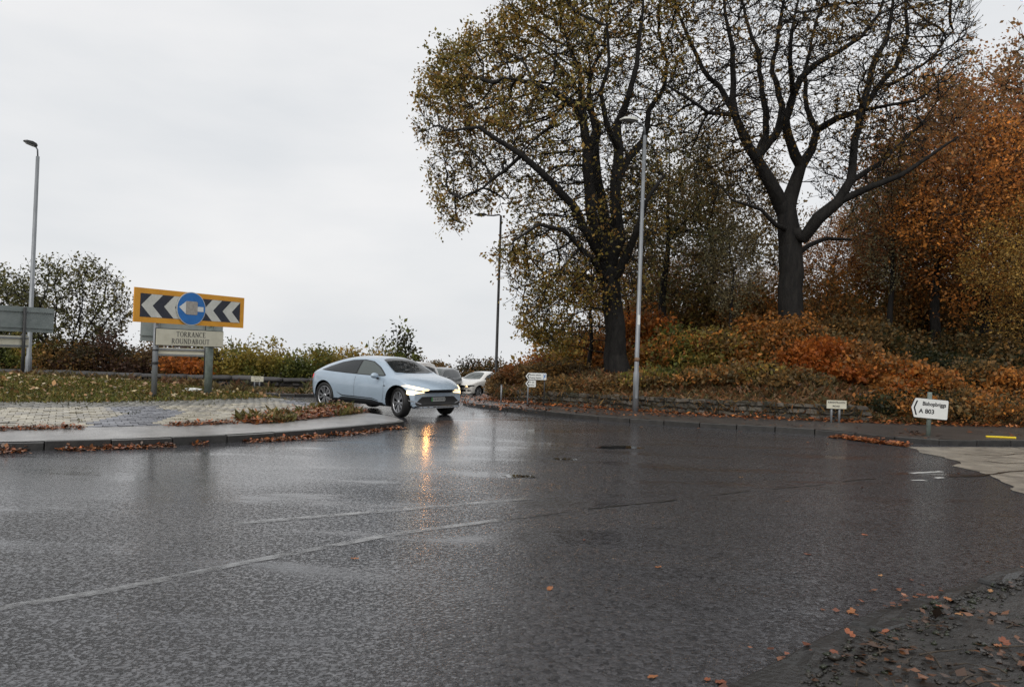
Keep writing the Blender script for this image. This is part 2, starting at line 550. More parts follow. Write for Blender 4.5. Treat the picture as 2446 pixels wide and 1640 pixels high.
# distant ground, one sheet to the horizon
xs = np.concatenate([-np.geomspace(1500, 60, 14), np.arange(-54, 61, 6.0), np.geomspace(66, 1500, 14)])
ys = np.concatenate([[-120, -60, -30, -15], np.arange(-9, 100, 6.0), np.geomspace(110, 2200, 16)])
gx, gy = np.meshgrid(xs, ys)
gz = G(gx, gy) - 0.09
nx_, ny_ = len(xs), len(ys)
idx = np.arange(nx_ * ny_).reshape(ny_, nx_)
q = np.stack([idx[:-1, :-1], idx[:-1, 1:], idx[1:, 1:], idx[1:, :-1]], -1).reshape(-1, 4)
obj('ground', mesh_np('ground', np.stack([gx, gy, gz], -1), quads=q, smooth=True), M['ground'], kind='structure')

# carriageway
xs = np.arange(-70, 46, 1.0); ys = np.arange(-8, 90, 1.0)
gx, gy = np.meshgrid(xs, ys); nx_, ny_ = len(xs), len(ys)
idx = np.arange(nx_ * ny_).reshape(ny_, nx_)
q = np.stack([idx[:-1, :-1], idx[:-1, 1:], idx[1:, 1:], idx[1:, :-1]], -1).reshape(-1, 4)
road = obj('road', mesh_np('road', np.stack([gx, gy, G(gx, gy)], -1), quads=q, smooth=True), M['asphalt'], kind='structure')

# right-hand kerb line (travelled from the right of the picture into the distance) and the wall line behind it
E = smooth_poly([(44, 26), (24, 19.4), (16, 17.6), (11.6, 16.9), (9.7, 16.45), (8.85, 16.55), (8.3, 17.3), (7.6, 18.05), (5.07, 18.9), (2.05, 20.2),
                 (0, 22.5), (-1.6, 25.6), (-1.8, 28.5), (-1.2, 32.5), (-0.3, 38), (1, 46), (5, 60), (14, 80)], 0.45, 2)
W = smooth_poly([(44, 31), (24, 24.0), (14, 21.3), (9.5, 21), (6, 22), (3.8, 23.3), (2.0, 25.0), (0.6, 26.6), (-0.45, 28.6), (-0.6, 31.5), (0.3, 36), (2, 44), (7, 58), (16, 78)], 0.45, 2)
def z_pave(x, y): return G(x, y) + 0.12
nE = -normals2d(E)
inner = E + nE * 0.125
footway = obj('footway', region_mesh('footway', np.concatenate([inner, (W + -normals2d(W) * 0.12)[::-1]]), 0.9, z_pave), M['pave'], kind='structure')

def bank_z(x, y):
    p = np.stack([np.asarray(x, float).ravel(), np.asarray(y, float).ravel()], 1)
    d = seg_dist(p, W)
    xx = p[:, 0]
    h = 0.40 + 0.80 * sstep(d / 4.0) + 1.0 * sstep((xx - 5) / 10) * sstep((d - 3) / 9)
    # the retaining wall fades out to a bare verge beyond its right end
    low = sstep((xx - 9.3) / 1.6) * (1 - sstep(d / 5.0))
    h = h - low * 0.36
    bump = np.array([noise.noise(Vector((a * 0.7, b * 0.7, 3.1))) for a, b in p]) * 0.10
    base = np.maximum(G(xx, np.minimum(p[:, 1], 40.0)), G(xx, p[:, 1]))
    return (base + h + bump * sstep(d / 1.5)).reshape(np.shape(x))
bank_out = np.concatenate([W, [(30, 84), (70, 84), (70, 32)]])
bank = obj('wooded_bank', region_mesh('wooded_bank', bank_out, 0.9, bank_z), M['bank'], kind='structure')

# far-left verge beyond the roundabout
F = smooth_poly([(-62, 35), (-30, 31.4), (-14, 29.6), (-9.5, 29.1), (-7.9, 29.5), (-7.3, 31), (-7.3, 34), (-6.9, 40), (-5.6, 48), (-1, 62), (6, 80)], 0.6, 2)
nF = normals2d(F)
verge = obj('far_verge', region_mesh('far_verge', np.concatenate([F + nF * 0.125, [(0, 86), (-66, 86), (-66, 40)]]), 1.1, z_pave), M['bank'], kind='structure')

# kerbs, stone by stone
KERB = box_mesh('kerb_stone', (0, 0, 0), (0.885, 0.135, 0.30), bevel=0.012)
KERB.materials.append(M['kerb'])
M['kerbface'] = noisy('dark_kerb_face', (0.010, 0.010, 0.010), (0.032, 0.030, 0.028), 0.5, 6.0, 0.4, 30.0)
KERB.materials.append(M['kerbface'])
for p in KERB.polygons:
    if abs(p.normal.z) < 0.4: p.material_index = 1  # upright faces coloured near-black, tops keep the stone's own tint
def kerb_run(curve, parent, nrm, colour, top=0.12, step=0.9, lim=None, seed=0):
    rng = random.Random(seed)
    c = resample(curve, step)
    n = 0
    for i in range(len(c) - 1):
        a, b = c[i], c[i + 1]
        m = (a + b) / 2
        if not in_view(m[0], m[1], 200) or (lim and not lim(m)): continue
        ang = math.atan2(b[1] - a[1], b[0] - a[0])
        j = int(np.argmin(np.linalg.norm(curve - m, axis=1)))
        off = nrm[j] * 0.066
        o = bpy.data.objects.new('kerb_stone', KERB)
        COL.objects.link(o)
        o.parent = parent
        z = float(G(m[0], m[1])) + top - 0.15 + 0.004 + rng.uniform(-0.012, 0.008)
        o.location = (m[0] + off[0], m[1] + off[1], z)
        sl = float(G(b[0], b[1]) - G(a[0], a[1])) / step
        o.rotation_euler = (rng.uniform(-0.03, 0.03), -math.atan(sl) + rng.uniform(-0.008, 0.008), ang + rng.uniform(-0.012, 0.012))
        o.scale = (np.linalg.norm(b - a) / 0.9, 1, 1)
        f = rng.uniform(0.75, 1.25)
        o.color = (colour[0] * f, colour[1] * f, colour[2] * f, 1)
        n += 1
    return n
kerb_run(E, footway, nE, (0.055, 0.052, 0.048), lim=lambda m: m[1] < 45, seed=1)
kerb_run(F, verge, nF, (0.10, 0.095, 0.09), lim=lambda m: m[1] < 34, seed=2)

# ------------------------------------------------------------------ central island
IC = np.array([-12.5, 21.0]); IR = 11.0
ang = np.radians(np.linspace(-178, -25, 90))
front = IC + IR * np.stack([np.cos(ang), np.sin(ang)], 1)
back = smooth_poly([front[-1], (-2.28, 16.75), (-2.45, 17.45), (-3.3, 18.5), (-4.8, 19.5), (-7.0, 20.7), (-11, 22.3), (-17, 24.4), (-22, 24.0), (-23.4, 22.4), tuple(front[0])], 0.3, 2)
ISL = np.concatenate([front, back[1:-1]])
def isl_d(x, y):
    p = np.stack([np.ravel(x), np.ravel(y)], 1)
    df = IR - np.linalg.norm(p - IC, axis=1)
    db = seg_dist(p, back)
    return df.reshape(np.shape(x)), db.reshape(np.shape(x))
def z_isl(x, y):
    x = np.asarray(x, float); y = np.asarray(y, float)
    df, db = isl_d(x, y)
    hf = 0.125 + 0.05 * np.clip(df / 1.5, 0, 1) + 0.30 * np.clip((df - 1.5) / 2.3, 0, 1) + 0.22 * sstep((df - 3.6) / 3.5)
    hb = 0.125 + 0.22 * db
    return np.minimum(hf, hb) + np.minimum(0, G(x, y)) * 0.5
def arc(r, a0, a1, n=90):
    a = np.radians(np.linspace(a0, a1, n))
    return IC + r * np.stack([np.cos(a), np.sin(a)], 1)
R_AP, R_BR = 9.45, 7.15
inset = ISL.copy()
nI = np.concatenate([normals2d(front), normals2d(back)[1:-1]])
inset = ISL + nI * 0.13
inside = lambda a: a[pts_in_poly(a, inset)]
lines = [inside(arc(R_AP, -178, -5)), inside(arc(R_BR, -178, 5))]
def rad(c): return np.linalg.norm(c - IC, axis=1)
island = obj('central_island', region_mesh('central_island', inset, 0.5, z_isl, 5, lines, keep=lambda c: rad(c) >= R_AP), M['concrete'], kind='structure')
paving = obj('brick_paving', region_mesh('brick_paving', inset, 0.35, lambda x, y: z_isl(x, y) - 0.035, 6, lines, keep=lambda c: (rad(c) < R_AP + 0.001) & (rad(c) >= R_BR)), M['bed'], kind='structure')
turf = obj('island_turf', region_mesh('island_turf', inset, 0.45, z_isl, 7, lines, keep=lambda c: rad(c) < R_BR + 0.001), M['turf'], kind='structure')
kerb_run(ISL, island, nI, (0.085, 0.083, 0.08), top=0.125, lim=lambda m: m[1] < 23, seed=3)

# block paving: courses that follow the kerb, buff with slate-blue chevron bands
PAVER = box_mesh('brick', (0, 0, 0), (0.2, 0.096, 0.07), bevel=0.006)
PAVER.materials.append(M['brick'])
rngp = random.Random(11)
bricks = []
r = R_AP - 0.075; row = 0
while r > R_BR + 0.02:
    da = 0.212 / 8.3
    a = R(-116) + (row % 2) * da / 2
    while a < R(-4):
        x, y = IC[0] + r * math.cos(a), IC[1] + r * math.sin(a)
        bricks.append((x, y, a, r, row)); a += da
    r -= 0.113; row += 1
bp = np.array([(b[0], b[1]) for b in bricks])
ok = pts_in_poly(bp, inset + nI * 0.12)
zz = z_isl(bp[:, 0], bp[:, 1])
bricks = [(b, z) for b, z, k in zip(bricks, zz, ok) if k and in_view(b[0], b[1], 100)]
bricks.sort(key=lambda t: t[0][0] ** 2 + t[0][1] ** 2)
def brick_colour(b):
    x, y, a, r_, row_ = b
    u = (a - R(-116)) * 8.4
    v = (R_AP - r_)
    ph = (u - 0.75 * (1.1 - abs(v - 1.15)) * 1.0) % 4.3          # V-shaped bands pointing round the island
    slate = ph < 1.05
    c = (0.165, 0.17, 0.19) if slate else ((0.37, 0.34, 0.27) if rngp.random() < 0.65 else (0.29, 0.27, 0.23))
    if v > 1.75: c = (0.20, 0.195, 0.175)
    f = rngp.uniform(0.8, 1.15)
    return tuple(k * f for k in c)
bverts, bquads, bcols = [], [], []
cube = np.array([(-1, -1, -1), (1, -1, -1), (1, 1, -1), (-1, 1, -1), (-1, -1, 1), (1, -1, 1), (1, 1, 1), (-1, 1, 1)], float) * (0.1, 0.048, 0.035)
cube[4:, :2] *= 0.965
cfaces = np.array([(0, 3, 2, 1), (4, 5, 6, 7), (0, 1, 5, 4), (1, 2, 6, 5), (2, 3, 7, 6), (3, 0, 4, 7)])
def slope_at(x, y):
    e = 0.1
    return (float(z_isl(x + e, y) - z_isl(x - e, y)) / (2 * e), float(z_isl(x, y + e) - z_isl(x, y - e)) / (2 * e))
for i, (b, z) in enumerate(bricks):
    if rngp.random() < 0.012: continue                          # a few are missing, moss in the gap
    x, y, a, r_, row_ = b
    sx, sy = slope_at(x, y)
    nrm = Vector((-sx + rngp.uniform(-.05, .05), -sy + rngp.uniform(-.05, .05), 1)).normalized()
    tx = Vector((-math.sin(a), math.cos(a), 0)); tx = (tx - nrm * tx.dot(nrm)).normalized()
    mat3 = Matrix((tx, nrm.cross(tx), nrm)).transposed()
    loc = Vector((x, y, z - 0.030 + rngp.uniform(-0.006, 0.007)))
    c = brick_colour(b)
    if i < 300:
        o = bpy.data.objects.new('brick', PAVER); COL.objects.link(o)
        o.parent = paving
        o.matrix_local = Matrix.Translation(loc) @ mat3.to_4x4() @ Matrix.Diagonal((r_ / 8.3, 1, 1, 1))
        o.color = (*c, 1)
    else:
        vv = (cube * (r_ / 8.3, 1, 1)) @ np.array(mat3).T + np.array(loc)
        bquads.append(cfaces + len(bverts) * 8); bverts.append(vv); bcols.append(np.tile(c, (8, 1)))
M['brickstuff'] = attr_mat('paver_far', 0.36, 0.0, 0.5)
obj('brick_field', mesh_np('brick_field', np.concatenate(bverts), quads=np.concatenate(bquads), col=np.concatenate(bcols)), M['brickstuff'], paving, kind='stuff')

# ------------------------------------------------------------------ near pavement at the corner where the photographer stands
N = smooth_poly([(-5, -4.5), (-1.6, 0.2), (0.0, 2.6), (1.2, 3.85), (2.6, 5.15), (4.25, 6.25), (6.5, 7.35), (10, 8.6), (16, 10.2), (26, 12)], 0.3, 2)
nN = -normals2d(N)
def z_near(x, y):
    p = np.stack([np.ravel(x), np.ravel(y)], 1)
    return (0.065 + np.array([noise.noise(Vector((a * 2.3, b * 2.3, 0.7))) * 0.022 + noise.noise(Vector((a * 8, b * 8, 4))) * 0.013 for a, b in p])).reshape(np.shape(x))
near_out = np.concatenate([N + nN * 0.24, [(26, -6), (-4, -6)]])
dense = np.stack(np.meshgrid(np.arange(0.5, 7, 0.09), np.arange(2.5, 8, 0.09)), -1).reshape(-1, 2)
dense = dense[pts_in_poly(dense, near_out)]
M['mud'] = noisy('muddy_flagstone', (0.008, 0.007, 0.006), (0.050, 0.047, 0.044), 0.36, 3.4, 1.0, 20.0, 0.03)
corner = obj('corner_pavement', region_mesh('corner_pavement', near_out, 0.9, z_near, 9, extra=dense), M['mud'], kind='structure')
KERB2 = box_mesh('corner_kerb_stone', (0, 0, 0), (0.88, 0.25, 0.30), bevel=0.03)
bm = bmesh.new(); bm.from_mesh(KERB2)
bmesh.ops.subdivide_edges(bm, edges=bm.edges[:], cuts=2, use_grid_fill=True)
for v in bm.verts: v.co += Vector((noise.noise(v.co * 6), noise.noise(v.co * 6 + Vector((5, 0, 0))), noise.noise(v.co * 7 + Vector((0, 9, 0))))) * 0.024
bm.to_mesh(KERB2); bm.free()
M['oldkerb'] = tinted('old_kerb', 0.34, 0.55, 1.0, 26.0)
KERB2.materials.append(M['oldkerb'])
rk = random.Random(5)
c = resample(N, 0.9)
for i in range(len(c) - 1):
    a, b = c[i], c[i + 1]; m = (a + b) / 2
    if not in_view(m[0], m[1], 300) or m[1] < 2: continue
    an = math.atan2(b[1] - a[1], b[0] - a[0])
    o = bpy.data.objects.new('kerb_stone', KERB2); COL.objects.link(o); o.parent = corner
    nn = nN[int(np.argmin(np.linalg.norm(N - m, axis=1)))] * 0.13
    o.location = (m[0] + nn[0], m[1] + nn[1], 0.07 - 0.15 + rk.uniform(-0.02, 0.008))
    o.rotation_euler = (rk.uniform(-.05, .05), rk.uniform(-.02, .02), an + rk.uniform(-.03, .03))
    f = rk.uniform(0.8, 1.2); o.color = (0.020 * f, 0.0195 * f, 0.019 * f, 1)

# ------------------------------------------------------------------ worn paint and the pale concrete side road
def strip(name, pts, w, z, mat, parent, seed=0, jag=0.12):
    rng = np.random.default_rng(seed)
    c = resample(pts, 0.12); n = normals2d(c)
    w0 = w / 2 * (1 + rng.uniform(-jag, jag, len(c))); w1 = w / 2 * (1 + rng.uniform(-jag, jag, len(c)))
    a = c + n * w0[:, None]; b = c - n * w1[:, None]
    v = np.concatenate([np.column_stack([a, G(a[:, 0], a[:, 1]) + z]), np.column_stack([b, G(b[:, 0], b[:, 1]) + z])])
    k = len(c); i = np.arange(k - 1)
    return obj(name, mesh_np(name, v, quads=np.stack([i + k, i + k + 1, i + 1, i], 1)), mat, parent)
def px_line(pp): return [tuple(on_z(*p)[:2]) for p in pp]
strip('road_marking', px_line([(-120, 1474), (0, 1452), (250, 1412), (640, 1332), (960, 1272), (1200, 1241)]), 0.10, 0.004, M['line'], road, 1)
strip('road_marking', px_line([(560, 1250), (900, 1222), (1270, 1190)]), 0.11, 0.004, M['line'], road, 2)
for k, pp in enumerate(([(2176, 1130), (2249, 1126)], [(2178, 1147), (2210, 1147)], [(2235, 1142), (2252, 1140)])):
    M['freshline'] = M.get('freshline') or noisy('road_paint_white', (0.42, 0.42, 0.41), (0.62, 0.62, 0.60), 0.3, 14.0)
    strip('road_marking', px_line(pp), 0.09, 0.005, M['freshline'], road, 10 + k, 0.3)
patch = px_line([(2172, 1068), (2240, 1090), (2275, 1100), (2296, 1116), (2330, 1128), (2360, 1134), (2395, 1150), (2446, 1187)]) + [(12, 10.6), (26, 13.2), (26, 18.7), (16, 17.3), (11.6, 16.6), (9.8, 16.2)]
pj = resample(np.array(patch + [patch[0]]), 0.16)[:-1]
pj = pj + np.array([(noise.noise(Vector((a * 2.1, b * 2.1, 0.4))) * 0.14 + noise.noise(Vector((a * 6, b * 6, 1.4))) * 0.07, noise.noise(Vector((a * 2.1, b * 2.1, 9.4))) * 0.14) for a, b in pj]) * (pj[:, :1] < 9.0)
M['sandy_obj'] = obj('side_road', region_mesh('side_road', pj, 0.8, lambda x, y: G(x, y) + 0.006, 12), M['sandy'], kind='structure')

M['crack'] = noisy('wet_joint', (0.012, 0.011, 0.010), (0.03, 0.027, 0.024), 0.3, 8.0)
for k, pp in enumerate(([(2262, 1138), (2330, 1138), (2390, 1130), (2460, 1124)], [(2300, 1085), (2380, 1088), (2460, 1083)], [(2350, 1100), (2400, 1108), (2460, 1106)])):
    cr = resample(np.array(px_line(pp)), 0.2)
    cr = cr + np.array([(0, noise.noise(Vector((a * 3, b * 3, k))) * 0.10) for a, b in cr])
    strip('crack', cr, (0.07, 0.04, 0.03)[k], 0.010, M['crack'], M['sandy_obj'], 30 + k, 0.6)
jn = resample(np.array(px_line([(1190, 1242), (1300, 1228), (1500, 1205), (1800, 1171), (2090, 1143)])), 0.15)
jn = jn + np.array([(0, noise.noise(Vector((a * 1.5, b * 1.5, 5))) * 0.08) for a, b in jn])
for k, (a, b) in enumerate(((0, 0.16), (0.19, 0.42), (0.47, 0.60), (0.66, 0.83), (0.88, 1.0))):
    strip('road_joint', jn[int(a * len(jn)):max(int(a * len(jn)) + 3, int(b * len(jn)))], (0.022, 0.03, 0.02, 0.028, 0.035)[k], 0.004, M['crack'], road, 40 + k, 0.9)
# standing water in the hollows of the carriageway
M['water'] = plain('puddle_water', (0.012, 0.013, 0.014), 0.025, spec=0.5)
def puddle(px, py, w, d, seed):
    c = on_z(px, py, 0.0)
    n = 34
    pts = []
    for k in range(n):
        a = 2 * math.pi * k / n
        f = 1 + 0.55 * noise.noise(Vector((math.cos(a) * 1.3, math.sin(a) * 1.3, seed * 3.7))) + 0.30 * noise.noise(Vector((math.cos(a) * 3.5, math.sin(a) * 3.5, seed * 1.9)))
        pts.append((c.x + w * f * math.cos(a), c.y + d * f * math.sin(a) + 0.12 * w * math.cos(a)))
    obj('puddle', region_mesh('puddle', np.array(pts), 0.5, lambda x, y: G(x, y) + 0.003, seed), M['water'], road)
for k, a in enumerate([(1475, 1068, .42, .26), (1240, 1137, .22, .16), (1350, 1096, .20, .13)]):
    puddle(*a, k + 1)

# ------------------------------------------------------------------ rubble walls, stone by stone
def stone_mesh(seed):
    bm = bmesh.new()
    bmesh.ops.create_cube(bm, size=1.0)
    bmesh.ops.bevel(bm, geom=bm.edges[:], offset=0.16, segments=1, affect='EDGES')
    rng = random.Random(seed)
    for v in bm.verts:
        v.co += Vector((rng.uniform(-.06, .06), rng.uniform(-.06, .06), rng.uniform(-.07, .07)))
    me = bm_mesh('stone', bm)
    me.materials.append(M['stone'])
    return me
STONES = [stone_mesh(s) for s in range(6)]
def rubble_wall(name, label, curve, h0, courses, palette, zf, seed, coping=None, thick=0.3, group=None):
    rng = random.Random(seed)
    root = empty(name, (curve[0][0], curve[0][1], float(zf(*curve[0]))), label=label, cat='wall', group=group)
    inv = Vector(root.location)
    nrm = normals2d(curve)
    s = np.concatenate([[0], np.cumsum(np.linalg.norm(np.diff(curve, axis=0), axis=1))])
    def pos(t): return np.array([np.interp(t, s, curve[:, 0]), np.interp(t, s, curve[:, 1])])
    def tan(t):
        d = pos(t + 0.05) - pos(t - 0.05); return math.atan2(d[1], d[0])
    # core
    c = resample(curve, 0.6); n = normals2d(c); k = len(c)
    rows = []
    for off, hh in ((-thick * 0.36, -0.15), (-thick * 0.36, h0 * 0.93), (thick * 0.36, h0 * 0.93), (thick * 0.36, -0.15)):
        p = c + n * off
        rows.append(np.column_stack([p, np.array([float(zf(a, b)) for a, b in p]) + hh]))
    v = np.concatenate(rows) - np.array(inv)
    i = np.arange(k - 1)
    qs = np.concatenate([np.stack([i + a * k, i + 1 + a * k, i + 1 + b * k, i + b * k], 1) for a, b in ((0, 1), (1, 2), (2, 3))])
    obj('wall_core', mesh_np('wall_core', v, quads=qs), M['mortar'], root)
    ch = h0 / courses
    cnt = 0
    for r_ in range(courses):
        t = rng.uniform(-0.2, 0.0)
        while t < s[-1] - 0.1:
            L = rng.uniform(0.16, 0.50)
            hh = ch * rng.uniform(0.62, 1.10)
            m = pos(t + L / 2)
            if in_view(m[0], m[1], 30) and cnt < 290:
                o = bpy.data.objects.new('stone', rng.choice(STONES)); COL.objects.link(o); o.parent = root
                o.location = Vector((m[0], m[1], float(zf(*m)) + ch * (r_ + 0.5))) - inv
                o.rotation_euler = (rng.uniform(-.10, .10), rng.uniform(-.12, .12), tan(t + L / 2) + rng.uniform(-.08, .08))
                o.scale = (L * 0.97, thick * rng.uniform(0.92, 1.12), hh)
                cc = rng.choice(palette); f = rng.uniform(0.7, 1.25)
                o.color = (cc[0] * f, cc[1] * f, cc[2] * f, 1)
                cnt += 1
            t += L
    if coping:
        t = 0
        while t < s[-1] - 0.4:
            L = rng.uniform(0.8, 1.15)
            m = pos(t + L / 2)
            if in_view(m[0], m[1], 60):
                bm = bmesh.new()
                hv = rng.uniform(0.85, 1.15); prof = [(-0.2, 0), (-0.21, 0.1 * hv), (-0.15, 0.17 * hv), (0, 0.20 * hv), (0.15, 0.17 * hv), (0.21, 0.1 * hv), (0.2, 0)]
                ends = []
                for xx in (-L / 2 + 0.008, -L / 4, L / 4, L / 2 - 0.008):
                    ends.append([bm.verts.new((xx, a + rng.uniform(-.012, .012), b + rng.uniform(-.012, .012))) for a, b in prof])
                for e0, e1 in zip(ends, ends[1:]):
                    for j in range(len(prof)):
                        bm.faces.new((e0[j], e0[(j + 1) % len(prof)], e1[(j + 1) % len(prof)], e1[j]))
                bm.faces.new(ends[0]); bm.faces.new(ends[-1][::-1])
                me = bm_mesh('coping_stone', bm, True); me.materials.append(M['stone'])
                o = bpy.data.objects.new('coping_stone', me); COL.objects.link(o); o.parent = root
                o.location = Vector((m[0], m[1], float(zf(*m)) + h0 - 0.005)) - inv
                o.rotation_euler = (rng.uniform(-.06, .06), rng.uniform(-.035, .035), tan(t + L / 2) + rng.uniform(-.03, .03))
                f = rng.uniform(0.75, 1.2); o.color = (coping[0] * f, coping[1] * f, coping[2] * f, 1)
            t += L
    return root
near_wall = W[(W[:, 0] > 0.2) & (W[:, 0] < 10.2) & (W[:, 1] < 30)]
rubble_wall('stone_wall', 'low mossy rubble retaining wall along the back of the leafy footway', near_wall, 0.46, 3,
            [(0.045, 0.040, 0.030), (0.065, 0.056, 0.042), (0.030, 0.030, 0.020), (0.085, 0.075, 0.06)], z_pave, 3, thick=0.26)
wall_l = smooth_poly([(-46, 33.5), (-28, 33.2), (-18, 33.4), (-10, 34.3), (-8.9, 35.2), (-8.6, 38), (-8.2, 44)], 0.5, 2)
rubble_wall('stone_wall', 'dark stone wall with rounded coping in front of the hedge', wall_l, 0.42, 2,
            [(0.022, 0.020, 0.020), (0.033, 0.030, 0.028)], z_pave, 8, coping=(0.045, 0.043, 0.043), thick=0.32)

# ------------------------------------------------------------------ cars
def pchip(x, y, xq):
    x = np.asarray(x, float); y = np.asarray(y, float)
    h = np.diff(x); d = np.diff(y) / h
    m = np.zeros_like(y)
    for i in range(1, len(x) - 1):
        if d[i - 1] * d[i] > 0:
            w1, w2 = 2 * h[i] + h[i - 1], h[i] + 2 * h[i - 1]
            m[i] = (w1 + w2) / (w1 / d[i - 1] + w2 / d[i])
    m[0], m[-1] = d[0], d[-1]
    k = np.clip(np.searchsorted(x, xq) - 1, 0, len(h) - 1)
    t = (xq - x[k]) / h[k]
    return ((1 + 2 * t) * (1 - t) ** 2 * y[k] + t * (1 - t) ** 2 * h[k] * m[k] + t * t * (3 - 2 * t) * y[k + 1] + t * t * (t - 1) * h[k] * m[k + 1])

def catmull(P, sub):
    """P (rows, k) -> smooth rows"""
    out = []
    n = len(P)
    for i in range(n - 1):
        p0, p1, p2, p3 = P[max(i - 1, 0)], P[i], P[i + 1], P[min(i + 2, n - 1)]
        for s in range(sub):
            t = s / sub
            out.append(0.5 * (2 * p1 + (p2 - p0) * t + (2 * p0 - 5 * p1 + 4 * p2 - p3) * t * t + (3 * p1 - p0 - 3 * p2 + p3) * t ** 3))
    out.append(P[-1])
    return np.array(out)

def car_shell(sp):
    X = sp['x']
    xq = np.unique(np.concatenate([np.linspace(X[0], X[-1], 64), X]))
    g = {k: pchip(X, sp[k], xq) for k in ('top', 'belt', 'w', 'raily', 'railz', 'bot')}
    secs = []
    for i in range(len(xq)):
        w, zb, be, ry, rz, zt = (g[k][i] for k in ('w', 'bot', 'belt', 'raily', 'railz', 'top'))
        P = np.array([(w - 0.16, zb), (w - 0.045, zb + 0.05), (w - 0.012, zb + (be - zb) * 0.30), (w, zb + (be - zb) * 0.55), (w - 0.012, zb + (be - zb) * 0.80),
                      (w - 0.055, be), (ry, rz), (ry * 0.62, zt - (zt - rz) * 0.22), (0, zt)])
        lower = catmull(P[:6], 4)
        mid = np.array([P[5] + (P[6] - P[5]) * t + np.array([0.018, 0]) * 4 * t * (1 - t) for t in (0.25, 0.5, 0.75)])
        upper = catmull(P[6:], 5)
        half = np.concatenate([lower, mid, upper])
        full = np.concatenate([half, (half[:-1] * (-1, 1))[::-1]])
        x = xq[i]
        yy = np.abs(full[:, 0]) / max(w, 1e-3)
        fx = x - sp['fbow'] * yy ** 2.4 * float(sstep((x - sp['fs']) / (X[-1] - sp['fs']))) + sp['rbow'] * yy ** 2.4 * float(sstep((sp['rs'] - x) / (sp['rs'] - X[0])))
        tip = float(sstep((x - X[-1] + 0.45) / 0.45)); tail = float(sstep((X[0] + 0.4 - x) / 0.4))
        z0 = sp['nosez']
        fx = fx - tip * sp['rake'] * ((full[:, 1] - z0) / 0.35) ** 2 + tail * sp['rrake'] * ((full[:, 1] - 0.75) / 0.4) ** 2
        secs.append(np.column_stack([fx, full[:, 0], full[:, 1]]))
    S = np.array(secs); ns, nr = S.shape[:2]
    v = S.reshape(-1, 3)
    idx = np.arange(ns * nr).reshape(ns, nr)
    a = np.concatenate([idx, idx[:, :1]], 1)
    q = np.stack([a[:-1, :-1], a[:-1, 1:], a[1:, 1:], a[1:, :-1]], -1).reshape(-1, 4).tolist()
    bm = bmesh.new()
    bv = [bm.verts.new(p) for p in v]
    for f in q: bm.faces.new([bv[i] for i in f])
    h = (nr + 1) // 2
    for e, rev in ((0, False), (ns - 1, True)):
        L = [bv[idx[e, j]] for j in range(h)]
        Rr = [bv[idx[e, (nr - j) % nr if j else nr - 1]] for j in range(h)]
        Rr = [bv[idx[e, nr - 1 - j]] for j in range(h)]
        for j in range(h - 2):
            # lattice across the end so that it keeps its bowed shape
            bm.faces.new((L[j], L[j + 1], Rr[j + 1], Rr[j]))
        j = h - 2
        bm.faces.new((L[j], L[j + 1], Rr[j]))
    bmesh.ops.recalc_face_normals(bm, faces=bm.faces)
    return bm

def project(bvh, outline, mode, off=0.005, side=1, step=0.05):
    """panel that lies on the bodywork: outline drawn on a side / front / top view, draped onto the shell"""
    o2 = resample(np.array(list(outline) + [outline[0]], float), step)[:-1]
    lo, hi = o2.min(0), o2.max(0)
    gx, gy = np.meshgrid(np.arange(lo[0] + step / 2, hi[0], step), np.arange(lo[1] + step / 2, hi[1], step))
    g = np.stack([gx.ravel(), gy.ravel()], 1)
    if len(g):
        g = g[pts_in_poly(g, o2)]
        g = g[seg_dist(g, o2, True) > step * 0.4] if len(g) else g
    vs_ = [Vector(map(float, p)) for p in o2] + [Vector(map(float, p)) for p in g]
    n = len(o2)
    v2, _, f2, *_ = delaunay_2d_cdt(vs_, [(i, (i + 1) % n) for i in range(n)], [], 1, 1e-5)
    bm = bmesh.new(); out = []
    for a, b in v2:
        if mode == 'side': org, d = Vector((a, 3.0 * side, b)), Vector((0, -side, 0))
        elif mode == 'front': org, d = Vector((5.0 * side, a, b)), Vector((-side, 0, 0))
        else: org, d = Vector((a, b, 4.0)), Vector((0, 0, -1))
        loc, nrm, _, _ = bvh.ray_cast(org, d)
        if loc is None:
            loc, nrm, _, _ = bvh.find_nearest(org + d * (2.0 if mode != 'front' else 2.6))
        if nrm.dot(d) > 0: nrm = -nrm
        out.append(bm.verts.new(loc + nrm * off))
    for f in f2:
        try: bm.faces.new([out[i] for i in f])
        except ValueError: pass
    me = bpy.data.meshes.new('panel')
    if mode == 'front': want = Vector((side, 0, 0))
    elif mode == 'side': want = Vector((0, side, 0))
    else: want = Vector((0, 0, 1))
    bm.normal_update()
    fl = [f for f in bm.faces if f.normal.dot(want) < 0]
    bmesh.ops.reverse_faces(bm, faces=fl)
    # give the panel a real edge down to the bodywork
    bm.to_mesh(me); bm.free()
    me.polygons.foreach_set('use_smooth', np.ones(len(me.polygons), bool))
    return me

def lathe(bm, prof, n=28, mat=0):
    rings = [[bm.verts.new((r_ * math.cos(2 * math.pi * k / n), y, r_ * math.sin(2 * math.pi * k / n))) for k in range(n)] for r_, y in prof]
    for a, b in zip(rings, rings[1:]):
        for k in range(n):
            f = bm.faces.new((a[k], a[(k + 1) % n], b[(k + 1) % n], b[k])); f.smooth = True; f.material_index = mat
    return rings

